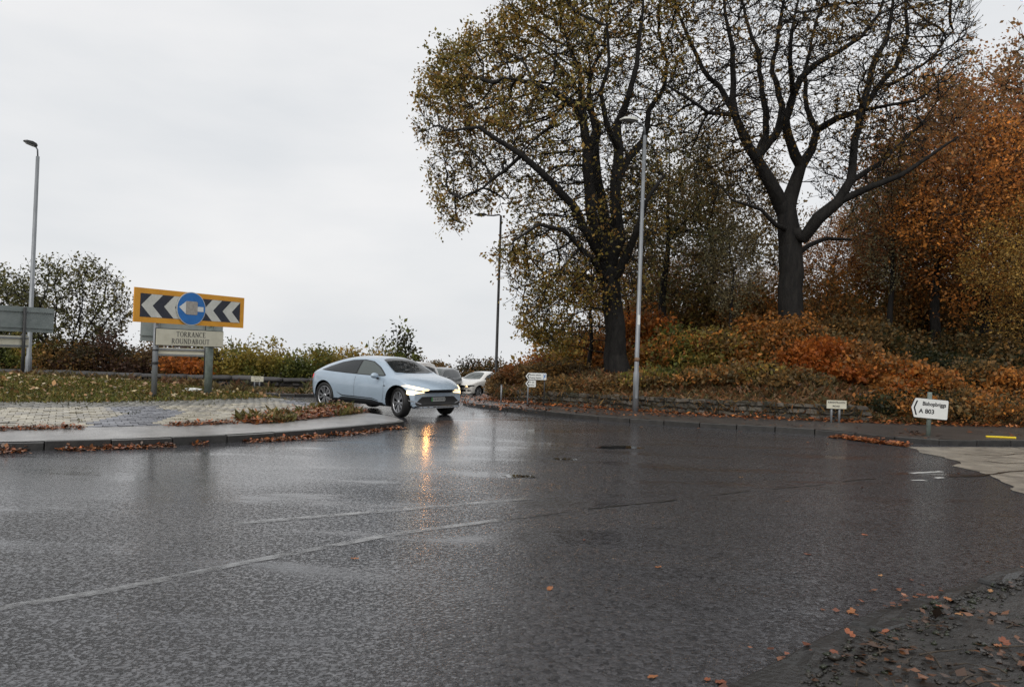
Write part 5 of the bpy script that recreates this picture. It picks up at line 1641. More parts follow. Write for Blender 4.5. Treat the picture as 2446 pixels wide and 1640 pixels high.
out2 = [(1640, -190), (1590, 60), (1590, 300), (1640, 420), (1700, 480), (1800, 500), (1840, 440), (1900, 300), (1960, 480), (2050, 500), (2150, 420), (2230, 330), (2290, 200), (2330, 60), (2330, -190)]
A2 = crown_points(out2, Y2, 4.4, 5200, rg)
def shell2(P):
    g = np.array([noise.noise(Vector(p * 0.55) + Vector((7, 0, 0))) for p in P])
    return 0.16 + sstep((g + 0.15) / 0.55)
oak2 = make_tree('oak_tree', 'second big oak with forked dark trunk and nearly bare limbs', n_, p_, g_, A2, 0.30, 2.4, 0.34, 70, 5, 13000, 0.12, [(0.12, 0.085, 0.025), (0.20, 0.12, 0.03), (0.24, 0.14, 0.03), (0.15, 0.09, 0.03)], 0.13, thin=shell2)

# smaller trees: a few grown forms, repeated at different size and turn
def proto(seed, H, clear, rx, n_att, leaf_n, colours, lean=0.0, leaf=0.11):
    rng = np.random.default_rng(seed)
    nodes = [np.array([0, 0, -0.5])]; par = [-1]; given = {0: H * 0.019}
    k = int(H * 0.72 / 0.4)
    for i in range(1, k):
        z = -0.5 + i * 0.4
        nodes.append(np.array([lean * z + 0.10 * math.sin(i * 0.7 + seed), 0.10 * math.cos(i * 0.55 + seed), z])); par.append(i - 1)
        given[i] = H * 0.0185 * (1 - 0.8 * i / k) + 0.02
    A = []
    while len(A) < n_att:
        p = rng.uniform(-1, 1, 3)
        if p @ p > 1: continue
        z = clear + (p[2] + 1) / 2 * (H - clear)
        f = 1.0 - 0.35 * max(0, p[2])
        q0 = np.array([p[0] * rx * f + lean * z, p[1] * rx * f, z])
        if noise.noise(Vector(q0 * 0.45) + Vector((seed * 3.1, 0, 0))) < -0.06: continue
        A.append(q0)
    return make_tree('tree', 'x', nodes, par, given, np.array(A), 0.36, 2.6, 0.5, 50, seed, leaf_n, leaf, colours, 0.2, tip=0.010, cscale=0.5)
PR = [proto(21, 10.0, 2.2, 2.9, 1000, 15000, [(1.0, 0.62, 0.55), (0.85, 0.75, 0.7), (1.15, 0.8, 0.6), (0.6, 0.55, 0.6)]),
      proto(22, 10.0, 1.6, 3.6, 1100, 20000, [(0.9, 0.75, 0.7), (1.1, 0.8, 0.6), (0.7, 0.6, 0.6), (1.2, 1.0, 0.8)], 0.03),
      proto(23, 10.0, 3.0, 2.4, 800, 7000, [(0.8, 0.8, 0.8), (1.0, 0.9, 0.8), (0.65, 0.6, 0.6)], -0.02)]
used = [False] * 3
def place_tree(k, px, Y, top_py, rz, tint, label, wide=1.0, group='woodland trees on the bank'):
    x = at(px, 800, Y).x
    zg = float(bank_z(x, Y)) if x > 0 else float(z_pave(x, Y))
    H = at(px, top_py, Y).z - zg
    root = PR[k]
    if used[k]:
        kids = root.children
        root = root.copy(); COL.objects.link(root)
        for ch in kids:
            c_ = ch.copy(); COL.objects.link(c_); c_.parent = root
    used[k] = True
    root.location = (x, Y, zg)
    s = H / 10.0
    root.scale = (s * wide, s * wide, s); root.rotation_euler = (0, 0, rz)
    root['label'] = label; root['category'] = 'tree'; root['group'] = group
    for ch in root.children:
        if ch.name.startswith('crown'): ch.color = (*tint, 1)
    return root
T_RUST, T_OLIVE, T_BROWN, T_GREEN, T_ORANGE, T_DULL = (0.40, 0.235, 0.09), (0.38, 0.29, 0.09), (0.36, 0.235, 0.105), (0.23, 0.24, 0.11), (0.50, 0.25, 0.07), (0.29, 0.265, 0.15)
trees = [
    (2, 1412, 31, 520, 0.3, T_BROWN, 'slim brown leaved tree close behind the leafy oak', 0.8),
    (0, 1585, 34, 290, 1.2, T_GREEN, 'dull green tree filling the gap between the two oaks', 1.0),
    (1, 1700, 37, 330, 2.1, T_DULL, 'thin grey green tree between the two oaks', 1.0),
    (2, 1745, 31, 520, 4.0, T_DULL, 'slender leaning tree left of the forked oak trunk', 0.8),
    (1, 1500, 41, 560, 2.7, T_BROWN, 'low brown tree behind the leafy oak trunk', 1.2),
    (1, 1660, 40, 600, 5.0, T_RUST, 'low rust coloured tree behind the green shrub', 1.2),
    (1, 1985, 39, 500, 0.9, T_RUST, 'round rusty tree behind the forked oak', 1.0),
    (0, 2080, 42, 480, 2.2, T_BROWN, 'brown tree behind the bare oak limbs', 1.1),
    (2, 2125, 33, 380, 3.3, T_DULL, 'thin nearly bare tree right of the forked oak', 0.9),
    (0, 2235, 33, 215, 0.4, T_BROWN, 'tall brown tree with mottled trunk at the wood edge', 1.0),
    (1, 2345, 31, 300, 5.2, T_ORANGE, 'broad orange tree over the Bishopbriggs sign', 1.0),
    (0, 2445, 34, 120, 1.7, T_BROWN, 'tallest brown tree at the wood edge', 1.1),
    (1, 2290, 40, 170, 3.8, T_RUST, 'far rusty crown showing above the orange tree', 1.0),
    (1, 2470, 28, 480, 2.4, T_OLIVE, 'low golden olive tree beside the broad orange tree', 1.0),
    (2, 2530, 38, 100, 1.1, T_DULL, 'pale nearly bare tree deep in the wood', 1.1),
    (0, 2180, 38, 440, 4.4, T_RUST, 'middling rusty tree deep in the wood', 1.1),
    (1, 1830, 42, 640, 4.1, T_BROWN, 'low brown tree behind the forked oak trunk', 1.1),
]
for t in trees: place_tree(*t)
# multi-stemmed willow left of the chevron board
def stemmed(px, Y, seed, label, W_, top_py, leaf_n):
    base = at(px, 868, Y); base.z = float(z_pave(base.x, Y))
    H = at(px, top_py, Y).z - base.z
    rng = np.random.default_rng(seed)
    nodes = [np.array(base) + np.array([0, 0, -0.1])]; par = [-1]; given = {0: 0.2}
    for s in range(8):
        a = 2 * math.pi * s / 8 + rng.uniform(-.3, .3); tilt = rng.uniform(0.25, 0.62); prev = 0
        for i in range(1, 8):
            nodes.append(nodes[prev] + np.array([math.cos(a) * tilt * 0.42, math.sin(a) * tilt * 0.42, 0.40]) + rng.normal(0, 0.03, 3)); par.append(prev); prev = len(nodes) - 1
            given[prev] = 0.10 * (1 - i / 10)
    A = []
    while len(A) < 900:
        p = rng.uniform(-1, 1, 3)
        if p @ p > 1 or p[2] < -0.75: continue
        A.append(np.array(base) + np.array([p[0] * W_, p[1] * W_, 0.58 * H + p[2] * 0.44 * H]))
    return make_tree('willow_tree', label, nodes, par, given, np.array(A), 0.30, 2.2, 0.42, 50, seed, leaf_n, 0.15, [(0.085, 0.085, 0.03), (0.13, 0.125, 0.04), (0.18, 0.15, 0.05), (0.10, 0.085, 0.04)], 0.12, tip=0.014, up=0.12)
stemmed(163, 38, 31, 'many stemmed sparse green willow between the sign back and chevron board', 2.9, 612, 5000)
stemmed(-10, 40, 32, 'pale thin willow behind the wide sign back', 2.2, 650, 5000)

# shrubs
def shrub(px, top_py, Y, wpx, colours, label, n=6500, leaf=0.13, seed=0, name='shrub', group='hedgerow shrubs', right=True, sprig=0.25, base_y=None, depth=1.0):
    rng = np.random.default_rng(seed + abs(int(px)) * 7)
    x = at(px, 860, Y).x
    zg = float(bank_z(x, Y)) if right else float(z_pave(x, Y))
    if base_y is not None: zg = max(zg, at(px, base_y, Y).z)
    H = max(0.5, at(px, top_py, Y).z - zg)
    rx = wpx / 2 / FPX * Y; ry = rx * depth
    root = empty(name, (x, Y, zg), 0, label=label, cat='shrub', group=group)
    K = 46
    u = unit(rng.normal(size=(K, 3)))
    fx = rng.uniform(-1, 1, K); fy = rng.uniform(-1, 1, K)
    lim = np.clip(1.05 - 0.55 * fx ** 2 - 0.3 * fy ** 2, 0.2, 1) * (0.80 + 0.80 * np.array([abs(noise.noise(Vector((a * 1.6 + px, b * 1.6, 2.5)))) for a, b in zip(fx, fy)]))
    cl = np.column_stack([fx * rx * 1.05, fy * ry, H * np.clip(lim, 0.15, 1.05) * rng.uniform(0.08, 1.0, K) ** 0.75])
    nd_, pr_ = [np.array([0, 0, -0.12])], [-1]
    for c_ in cl:
        prev = 0
        b0 = np.array([c_[0] * 0.15, c_[1] * 0.15, 0.0])
        for f in (0.3, 0.65, 1.0):
            nd_.append(b0 * (1 - f) + c_ * f + rng.normal(0, 0.05, 3) + np.array([0, 0, 0.12 * H * f * (1 - f)])); pr_.append(prev); prev = len(nd_) - 1
        if rng.random() < sprig:
            nd_.append(nd_[prev] + unit(u[len(nd_) % K] * 0.5 + np.array([0, 0, 0.8])) * rng.uniform(0.3, 0.7) * min(1, H * 0.4)); pr_.append(prev)
    nd_ = np.array(nd_); pr_ = np.array(pr_)
    rad_ = np.full(len(nd_), 0.012); rad_[0] = 0.05
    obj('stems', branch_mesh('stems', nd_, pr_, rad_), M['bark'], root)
    i = rng.integers(0, K, n)
    sig = np.array([rx, ry, H * 0.45]) * 0.21
    P = cl[i] + rng.normal(0, 1, (n, 3)) * np.clip(sig, 0.10, 0.42)
    m = int(n * 0.06)
    tipn = nd_[np.maximum(1, rng.integers(len(nd_) // 2, len(nd_), m))]
    P[:m] = tipn + rng.normal(0, 0.09, (m, 3))
    P[:, 2] = np.maximum(P[:, 2], 0.03)
    P = P[np.argsort(i)]
    obj('leaves', leaf_mesh('leaves', P, leaf, pal(rng, n, colours, P=P + np.array([x, Y, 0]), scale=0.8), rng, 0.2), M['leaf'], root)
    return root
lefts = [(-30, 770, 37.5, 150, DARKG, 'dark evergreen hedge shrub behind the dark wall'), (60, 800, 37, 140, GREEN, 'olive hedge shrub under the wide sign back'), (150, 812, 37, 150, BROWN, 'brown hedge shrub at the foot of the willow'),
         (255, 806, 37, 150, PURP, 'purplish brown hedge shrub right of the willow'), (345, 812, 38, 150, BROWN, 'brown hedge shrub behind the chevron board'), (445, 815, 38, 140, PURP, 'purplish hedge shrub seen under the chevron board'),
         (545, 818, 38, 150, GREEN, 'olive hedge shrub right of the chevron board'), (640, 826, 37.5, 150, GREEN, 'green hedge shrub above the small street plate'), (735, 834, 38, 140, GREEN, 'green brown hedge shrub behind the pale blue coupe tail'),
         (820, 838, 39, 130, OLIVE, 'olive gold hedge shrub over the pale blue coupe roof'), (885, 845, 40, 100, YEL, 'yellowish hedge shrub over the pale blue coupe bonnet')]
for i, (px, tp, Y, w_, c_, lab) in enumerate(lefts):
    shrub(px, tp, Y, w_ * 1.12, c_, lab, n=6500, leaf=0.14, seed=i, right=False, sprig=0.7, depth=0.7)
shrub(432, 852, 35.6, 95, ORANGE, 'small orange shrub showing under the chevron board', n=3000, leaf=0.13, seed=3, right=False, base_y=893)
shrub(955, 790, 42, 85, DARKG + GREEN[:2], 'leafy dark green sapling rising above the white tall car', n=2600, leaf=0.20, seed=8, right=False, name='sapling', sprig=0.8)
shrub(905, 815, 41, 70, GREEN, 'thin sprig of hedge left of the green sapling', n=700, leaf=0.15, seed=9, right=False, sprig=1.0)
for i, (px, tp, Y, w_, c_, lab) in enumerate([(1010, 858, 52, 100, BROWN, 'brown far hedge shrub behind the dark hatchback'), (1075, 872, 54, 110, BROWN + DARKG, 'dull brown far hedge shrub between the queueing cars'), (1135, 866, 54, 110, DARKG + PURP, 'dark far hedge shrub over the white saloon roof'), (1200, 868, 53, 110, DARKG + BROWN, 'dark far hedge shrub by the thin dark lamp')]):
    shrub(px, tp, Y, w_ * 1.2, c_, lab, n=5200, leaf=0.17, seed=40 + i, right=False, sprig=0.9, depth=0.6)
rights = [
    (1228, 884, 30.2, 85, TAN, 'tan dry shrub hiding the back of the white saloon', 5000, 0.12), (1268, 858, 32, 115, [(0.22, 0.07, 0.025), (0.28, 0.10, 0.03), (0.15, 0.08, 0.03)], 'red brown shrub by the pair of arrow signs', 5000, 0.13),
    (1310, 800, 34, 120, YEL, 'yellowing sapling left of the leafy oak trunk', 2600, 0.15), (1345, 862, 31, 150, BROWN, 'brown low shrub at the foot of the leafy oak', 5000, 0.13),
    (1545, 745, 31, 140, ORANGE, 'orange shrub right of the leafy oak trunk', 6000, 0.15), (1640, 785, 29.5, 190, GREEN + RUST, 'large green shrub on the bank between the oaks', 11000, 0.14), (1735, 790, 29, 170, OLIVE + BROWN, 'yellow olive shrub left of the forked oak trunk', 8000, 0.14),
    (1850, 750, 28.5, 180, RUST + ORANGE[2:], 'rusty shrub at the foot of the forked oak', 8000, 0.14), (1935, 770, 28, 160, RUST + BROWN, 'russet brown shrub right of the forked oak', 7000, 0.14),
    (1985, 815, 26, 160, ORANGE, 'bright orange beech shrub behind the Kirkintilloch Road plate', 7500, 0.13), (2085, 835, 25, 160, ORANGE + RUST, 'bright orange shrub left of the Bishopbriggs sign', 8000, 0.13), (2175, 880, 24, 140, RUST + ORANGE[:2], 'rust orange shrub behind the Bishopbriggs sign', 7500, 0.13),
    (2030, 760, 32, 190, BROWN, 'tall brown shrub under the wood edge', 8000, 0.15), (2130, 790, 31, 180, BROWN + DARKG, 'dull brown thicket left of the mottled trunk', 8000, 0.15), (2250, 850, 27, 170, DARKG, 'dark green holly like shrub right of the orange shrubs', 8000, 0.13),
    (2345, 870, 25.5, 150, BROWN + DARKG, 'dark thicket under the broad orange tree', 7000, 0.13), (2425, 880, 24, 130, RUST, 'rusty low shrub above the yellow strip', 6000, 0.13), (2440, 790, 29, 200, DARKG + BROWN, 'dark tall thicket at the wood edge', 9000, 0.15), (2300, 780, 33, 200, DARKG + BROWN, 'shadowy thicket between the wood edge trunks', 8000, 0.16),
    (1450, 800, 36, 150, RUST, 'rust coloured shrub behind the leafy oak trunk', 6000, 0.16)]
rights += [(1600, 640, 36.5, 210, BROWN, 'tall brown thicket deep between the two oaks', 9000, 0.15), (1720, 650, 35.5, 190, OLIVE + BROWN, 'tall olive thicket left of the forked trunk', 8000, 0.15), (1800, 690, 34, 170, RUST + BROWN, 'tall rusty thicket touching the forked trunk', 7500, 0.15),
    (1950, 640, 35, 200, BROWN + RUST, 'tall russet thicket right of the forked trunk', 9000, 0.15), (2060, 620, 37, 210, OLIVE + BROWN, 'tall olive brown thicket deep in the wood', 9000, 0.15), (2170, 650, 35, 200, RUST + BROWN, 'tall rusty thicket by the mottled trunk', 9000, 0.15), (2290, 640, 36, 210, BROWN + DARKG, 'tall dark brown thicket deep in the wood', 9000, 0.15), (2420, 660, 35, 200, RUST + DARKG, 'tall dim rusty thicket behind the golden olive tree', 9000, 0.15), (1400, 760, 38, 150, BROWN, 'brown thicket behind the slim brown tree', 6000, 0.15)]
rights += [(1345, 905, 26.4, 110, BROWN, 'low brown bramble above the wall left of the tall lamp', 3000, 0.11), (1440, 903, 25.6, 120, TAN + BROWN, 'low tan bramble above the wall beside the tall lamp', 3200, 0.11), (1580, 900, 25.2, 130, GREEN + BROWN, 'low olive bramble above the wall under the green shrub', 3600, 0.11),
    (1690, 905, 24.8, 130, BROWN + RUST, 'low brown bramble hanging over the middle of the wall', 3600, 0.11), (1790, 900, 24.8, 130, OLIVE + BROWN, 'low olive bramble over the wall below the forked oak', 3600, 0.11), (1880, 905, 24.2, 130, BROWN + DARKG, 'dark low bramble over the wall near the cream plate', 3600, 0.11),
    (2265, 935, 21.8, 140, DARKG + BROWN, 'dark low growth just right of the Bishopbriggs sign', 3600, 0.10), (2370, 930, 21.8, 150, BROWN + RUST, 'low rusty bracken behind the yellow strip', 3800, 0.10), (2150, 940, 21.9, 130, DARKG + RUST, 'low dark growth just left of the Bishopbriggs sign', 3200, 0.10)]
for i, (px, tp, Y, w_, c_, lab, n, lf) in enumerate(rights):
    shrub(px, tp, Y, w_ * 1.15, c_, lab, n=n, leaf=lf, seed=60 + i, group='shrubs on the wooded bank', sprig=0.5, depth=0.8)

# the wood behind, too deep to tell tree from tree
rg = np.random.default_rng(77)
n = 90000
wx = rg.uniform(7, 46, n); wy = rg.uniform(44, 54, n)
top = 5.4 + 3.0 * sstep((wx - 18) / 14) + np.array([noise.noise(Vector((a * 0.22, 1.7, 0))) for a in wx]) * 2.6
wz = rg.uniform(-0.5, 1, n) ** 1.0 * top
k = wz > 0.2
Pw = np.column_stack([wx, wy, wz])[k]
obj('distant_wood', leaf_mesh('distant_wood', Pw, 0.36, pal(rg, len(Pw), DARKG + BROWN + RUST[:1], P=Pw, scale=0.3), rg), M['leaf'], label='deep brown wood filling the background behind the bank', cat='wood', kind='stuff')

# ------------------------------------------------------------------ ground cover, grass and fallen leaves
def scatter_on(curve, nrm, d0, d1, n, rng, bias=1.0):
    s = np.concatenate([[0], np.cumsum(np.linalg.norm(np.diff(curve, axis=0), axis=1))])
    t = rng.uniform(0, s[-1], n)
    p = np.stack([np.interp(t, s, curve[:, 0]), np.interp(t, s, curve[:, 1])], 1)
    m = np.stack([np.interp(t, s, nrm[:, 0]), np.interp(t, s, nrm[:, 1])], 1)
    u = rng.uniform(0, 1, n) ** bias
    return p + m * (d0 + (d1 - d0) * u)[:, None]
LIT = [(0.30, 0.085, 0.022), (0.22, 0.060, 0.018), (0.36, 0.13, 0.035), (0.15, 0.050, 0.018), (0.26, 0.10, 0.035)]
DULL_L = [(0.10, 0.045, 0.022), (0.065, 0.033, 0.018), (0.16, 0.07, 0.03), (0.05, 0.03, 0.018)]
def litter(name, label, P2, zf, colours, size, seed, pile=0.03, flat=0.75):
    rng = np.random.default_rng(seed)
    z = zf(P2[:, 0], P2[:, 1]) + 0.008 + rng.exponential(pile, len(P2)) * 0.6
    P = np.column_stack([P2, z])
    return obj(name, leaf_mesh(name, P, size, pal(rng, len(P), colours, var=0.3), rng, -0.1, 0.7, flat), M['litter'], label=label, cat='leaves', kind='stuff')
rg = np.random.default_rng(5)
vis = lambda P: P[[in_view(a, b, 60) for a, b in P]]
clump = lambda P, s, th: P[[noise.noise(Vector((a * s, b * s, 2.2))) > th for a, b in P]]
# right footway: a drift along the foot of the wall, thinner on the paving
nW = normals2d(W)
Pw = vis(scatter_on(W, nW, 0.12, 0.75, 9000, rg, 1.6)); Pw = Pw[(Pw[:, 1] < 36)]
litter('fallen_leaves', 'orange drift of fallen leaves along the foot of the mossy wall', Pw, z_pave, LIT, 0.10, 1, 0.05)
Pe = vis(scatter_on(E, nE, 0.1, 2.4, 5200, rg, 1.0)); Pe = Pe[(Pe[:, 1] < 40)]
Pe = clump(Pe, 0.8, -0.05)
litter('fallen_leaves', 'scattered wet brown leaves lying over the right footway', Pe, z_pave, DULL_L + LIT[:2], 0.085, 2, 0.012, 0.85)
Ek = E[(E[:, 1] > 21.5) & (E[:, 1] < 36)]
Pk = vis(scatter_on(Ek, -(-(-normals2d(Ek))) * -1, -0.7, 1.0, 6000, rg, 1.0))
litter('fallen_leaves', 'brown and orange leaves drifted over the kerb by the arrow signs', clump(Pk, 1.1, -0.15), lambda x, y: G(x, y) + 0.125, DULL_L + LIT, 0.095, 3, 0.03, 0.7)
cp = np.array([on_z(*p)[:2] for p in [(1995, 1043), (2050, 1049), (2120, 1058), (2190, 1066)]])
cp = resample(cp, 0.15)
Pc = clump(scatter_on(cp, normals2d(cp), -0.38, 0.25, 2600, rg), 1.7, -0.12)
litter('fallen_leaves', 'bright orange leaf drift in the gutter below the Bishopbriggs sign', Pc, lambda x, y: G(x, y) + 0.01, LIT, 0.075, 4, 0.014, 0.85)
# island: gutter below the kerb, band at the foot of the bricks, drift at the tip
fr = arc(IR, -114, -24, 120)
Pi = vis(scatter_on(fr, -normals2d(fr), 0.03, 0.30, 6500, rg, 2.0))
Pi = clump(Pi, 1.5, -0.06)
litter('fallen_leaves', 'line of rusty wet leaves lying in the gutter round the island kerb', Pi, lambda x, y: G(x, y), LIT + DULL_L, 0.062, 5, 0.022)
ab = arc(R_AP, -114, -32, 120)
Pb = vis(scatter_on(ab, normals2d(ab), -0.20, 0.10, 5200, rg))
wgt = np.array([noise.noise(Vector((a * 0.55, b * 0.55, 7))) for a, b in Pb])
litter('fallen_leaves', 'strip of rusty leaves between the concrete rim and the block paving', Pb[wgt > -0.05], lambda x, y: z_isl(x, y) + 0.005, LIT + DULL_L[:2], 0.062, 6, 0.022)
tipc = np.array([on_z(*p, 0.22)[:2] for p in [(580, 1003), (640, 1000), (720, 992), (790, 985), (850, 978)]])
tipc = resample(tipc, 0.2)
Pt = scatter_on(tipc, normals2d(tipc), -0.38, 0.42, 4200, rg)
litter('fallen_leaves', 'thick rusty leaf drift with weeds near the tip of the island', Pt, lambda x, y: z_isl(x, y) + 0.01, LIT + [(0.2, 0.12, 0.05)], 0.075, 7, 0.05)
# far verge litter
Fv = F[(F[:, 1] < 36)]
Pf = vis(scatter_on(Fv, normals2d(Fv), 0.1, 2.6, 6000, rg, 1.3))
litter('fallen_leaves', 'thin brown litter on the far verge below the dark wall', Pf, z_pave, DULL_L + [(0.25, 0.10, 0.04)], 0.10, 8, 0.03)
# bank floor
rb = rg.uniform(0, 1, (60000, 2)) * np.array([26, 18]) + np.array([-1, 20])
rb = vis(rb[pts_in_poly(rb, bank_out)])
litter('bank_leaf_litter', 'brown leaf mould and ivy covering the wooded bank', rb, lambda x, y: bank_z(x, y), BROWN + DULL_L + DULL_L + [(0.05, 0.055, 0.02), (0.02, 0.018, 0.012)], 0.105, 9, 0.06, 0.45)
# wall top: hanging dead grass and ivy
Pt2 = vis(scatter_on(W, -normals2d(W), -0.24, 1.9, 55000, rg, 1.4)); Pt2 = Pt2[(Pt2[:, 1] < 36) & (Pt2[:, 0] < 24)]
rng2 = np.random.default_rng(14)
dW = seg_dist(Pt2, W)
zt = bank_z(Pt2[:, 0], Pt2[:, 1]) + rng2.uniform(-0.05, 0.20, len(Pt2))
inW = pts_in_poly(Pt2, bank_out)
zt = np.where(inW, zt, z_pave(Pt2[:, 0], Pt2[:, 1]) + rng2.uniform(0.12, 0.62, len(Pt2)))
right_end = sstep((Pt2[:, 0] - 9.0) / 2.0)
zt = np.where(inW, zt, zt - right_end * 0.45)
P3 = np.column_stack([Pt2, zt])
obj('bank_edge_growth', leaf_mesh('bank_edge_growth', P3, 0.19, pal(rng2, len(P3), [tuple(v * 0.75 for v in c) for c in BROWN] + TAN[1:] + [(0.08, 0.075, 0.026), (0.04, 0.035, 0.018)], var=0.4, P=P3, scale=1.1), rng2, 0.9, 0.16), M['leaf'], label='dead grass and ivy spilling over the top of the mossy wall', cat='undergrowth', kind='stuff')

def blades(name, label, P2, zf, h, colours, seed, lean=0.5, w=0.008, kind='stuff', cat='grass'):
    rng = np.random.default_rng(seed)
    n = len(P2)
    base = np.column_stack([P2, zf(P2[:, 0], P2[:, 1]) - 0.01])
    hh = h * rng.uniform(0.5, 1.4, (n, 1))
    d = np.column_stack([rng.normal(0, lean, n), rng.normal(0, lean, n), np.ones(n)])
    d = unit(d) * hh
    s = unit(np.cross(d, rng.normal(size=(n, 3)))) * w
    v = np.stack([base - s, base + s, base + d * 0.6 + s * 0.7 , base + d * 1.0 + np.column_stack([rng.normal(0, .25, n), rng.normal(0, .25, n), -np.abs(rng.normal(0, .12, n))]) * hh], 1).reshape(-1, 3)
    q = np.arange(n * 4).reshape(n, 4)
    col = pal(rng, n, colours, P=base, scale=0.9)
    return obj(name, mesh_np(name, v, quads=q, col=np.repeat(col, 4, 0)), M['grass'], label=label, cat=cat, kind=kind)
GRASS = [(0.085, 0.095, 0.020), (0.125, 0.125, 0.026), (0.16, 0.14, 0.035), (0.20, 0.14, 0.045)]
gp = rg.uniform(0, 1, (130000, 2)) * np.array([20, 11]) + np.array([-22, 13])
gp = gp[(np.linalg.norm(gp - IC, axis=1) < R_BR + 0.18) & pts_in_poly(gp, inset)]
gp = vis(gp)
blades('island_grass', 'short rough green grass on the crown of the island', gp, z_isl, 0.10, GRASS, 3, 0.6, 0.009)
gl = gp[rg.integers(0, len(gp), 900)]
litter('fallen_leaves', 'pale dead leaves caught in the island grass', gl, lambda x, y: z_isl(x, y) + 0.05, [(0.42, 0.33, 0.18), (0.30, 0.16, 0.06), (0.22, 0.12, 0.05)], 0.085, 12, 0.03, 0.5)
# taller dry weeds along the back of the island
bk = back[(back[:, 0] > -21) & (back[:, 0] < -6.5)]
wp = vis(scatter_on(bk, normals2d(bk) * 1.0, 0.1, 1.6, 9000, rg))
wp = clump(wp[pts_in_poly(wp, inset)], 1.2, -0.1)
if len(wp): blades('dry_weeds', 'tall dry brown weeds along the back edge of the island', wp, z_isl, 0.36, [(0.10, 0.075, 0.03), (0.16, 0.10, 0.04), (0.075, 0.065, 0.025), (0.13, 0.07, 0.035)], 4, 0.45, 0.014, cat='weeds')
tw_ = scatter_on(tipc, normals2d(tipc), -0.40, 0.40, 1600, rg); tw_ = clump(tw_, 1.8, 0.05)
if len(tw_): blades('tip_weeds', 'green and straw weeds sprouting from the leaf drift on the island tip', tw_, z_isl, 0.20, [(0.07, 0.085, 0.022), (0.17, 0.13, 0.05), (0.11, 0.10, 0.03)], 5, 0.5, 0.010, cat='weeds')
# moss and grass in the brick joints
mj = rg.uniform(0, 1, (30000, 2)) * np.array([14, 10]) + np.array([-16, 11])
rm = np.linalg.norm(mj - IC, axis=1)
mj = vis(mj[(rm < R_AP) & (rm > R_BR) & pts_in_poly(mj, inset)])
mj = clump(mj, 2.1, 0.28)
if len(mj): blades('joint_grass', 'tufts of moss and grass growing in the block paving joints', mj, z_isl, 0.045, [(0.05, 0.06, 0.02), (0.09, 0.085, 0.03)], 6, 0.7, 0.009)
# rank dead grass on the bank slope
bg = rg.uniform(0, 1, (70000, 2)) * np.array([24, 12]) + np.array([-1, 20.5])
bg = vis(bg[pts_in_poly(bg, bank_out)]); bg = bg[seg_dist(bg, W) < 6.0]
blades('bank_grass', 'rank brown and olive grass on the bank behind the mossy wall', bg, bank_z, 0.26, [(0.10, 0.065, 0.03), (0.16, 0.09, 0.04), (0.08, 0.07, 0.028), (0.20, 0.085, 0.035)], 15, 0.6, 0.014)
# far verge grass and the roadside weeds
vw = clump(vis(scatter_on(wall_l, -normals2d(wall_l), 0.25, 1.6, 9000, rg)), 0.9, 0.05)
if len(vw): blades('verge_weeds', 'tall dry weeds standing in front of the dark coped wall', vw, z_pave, 0.50, [(0.11, 0.085, 0.035), (0.17, 0.10, 0.05), (0.07, 0.07, 0.025), (0.14, 0.07, 0.04)], 17, 0.35, 0.018, cat='weeds')
fg = vis(scatter_on(Fv, normals2d(Fv), 0.4, 4.5, 26000, rg))
blades('verge_grass', 'rough olive brown grass on the far verge', fg, z_pave, 0.20, [(0.075, 0.07, 0.025), (0.12, 0.09, 0.035), (0.15, 0.10, 0.045), (0.06, 0.07, 0.022)], 7, 0.5, 0.014)

# corner pavement: wet leaves, twigs and dirt by the photographer's feet
cl_ = rg.uniform(0, 1, (9000, 2)) * np.array([6, 5]) + np.array([0.8, 3.0])
cl_ = cl_[pts_in_poly(cl_, near_out)]
cl_ = clump(cl_, 2.6, -0.02)
litter('fallen_leaves', 'rotting dark leaf mulch on the muddy corner pavement', cl_[:4200], z_near, [(0.03, 0.018, 0.010), (0.055, 0.026, 0.012), (0.020, 0.014, 0.010), (0.10, 0.040, 0.016)], 0.055, 21, 0.012, 0.75)
ck = scatter_on(N, -nN, -0.10, 0.35, 900, rg, 1.8); ck = ck[(ck[:, 0] > 0.6) & (ck[:, 0] < 6)]; ck = clump(ck, 2.4, 0.0)
litter('fallen_leaves', 'reddish leaf crumbs in the gutter of the muddy corner kerb', ck, lambda x, y: np.where(pts_in_poly(np.stack([x, y], 1), np.concatenate([N, [(26, -6), (-4, -6)]])), 0.075, 0.004), [(0.16, 0.055, 0.030), (0.10, 0.040, 0.025), (0.22, 0.09, 0.045)], 0.05, 22, 0.006, 0.9)

cd = rg.uniform(0, 1, (5000, 2)) * np.array([6, 5]) + np.array([0.8, 3.0])
cd = clump(cd[pts_in_poly(cd, near_out)], 1.9, 0.0)[:1500]
cd = np.concatenate([cd, scatter_on(N[(N[:, 0] > 0.8) & (N[:, 0] < 6)], nN[(N[:, 0] > 0.8) & (N[:, 0] < 6)], 0.16, 0.36, 700, rg)])
ico = np.array([(1, 0, 0), (-1, 0, 0), (0, 1, 0), (0, -1, 0), (0, 0, 1), (0, 0, -1)], float)
icf = np.array([(0, 2, 4), (2, 1, 4), (1, 3, 4), (3, 0, 4), (2, 0, 5), (1, 2, 5), (3, 1, 5), (0, 3, 5)])
sz = rg.exponential(0.008, (len(cd), 1, 1)) + 0.005
vv = ico[None] * sz * rg.uniform(0.6, 1.4, (len(cd), 6, 1)) * np.array([1.2, 1.0, 0.7]) + np.column_stack([cd, z_near(cd[:, 0], cd[:, 1]) + 0.004])[:, None]
cc = np.array([(0.012, 0.010, 0.008), (0.022, 0.018, 0.013), (0.016, 0.020, 0.008)])[rg.integers(0, 3, len(cd))]
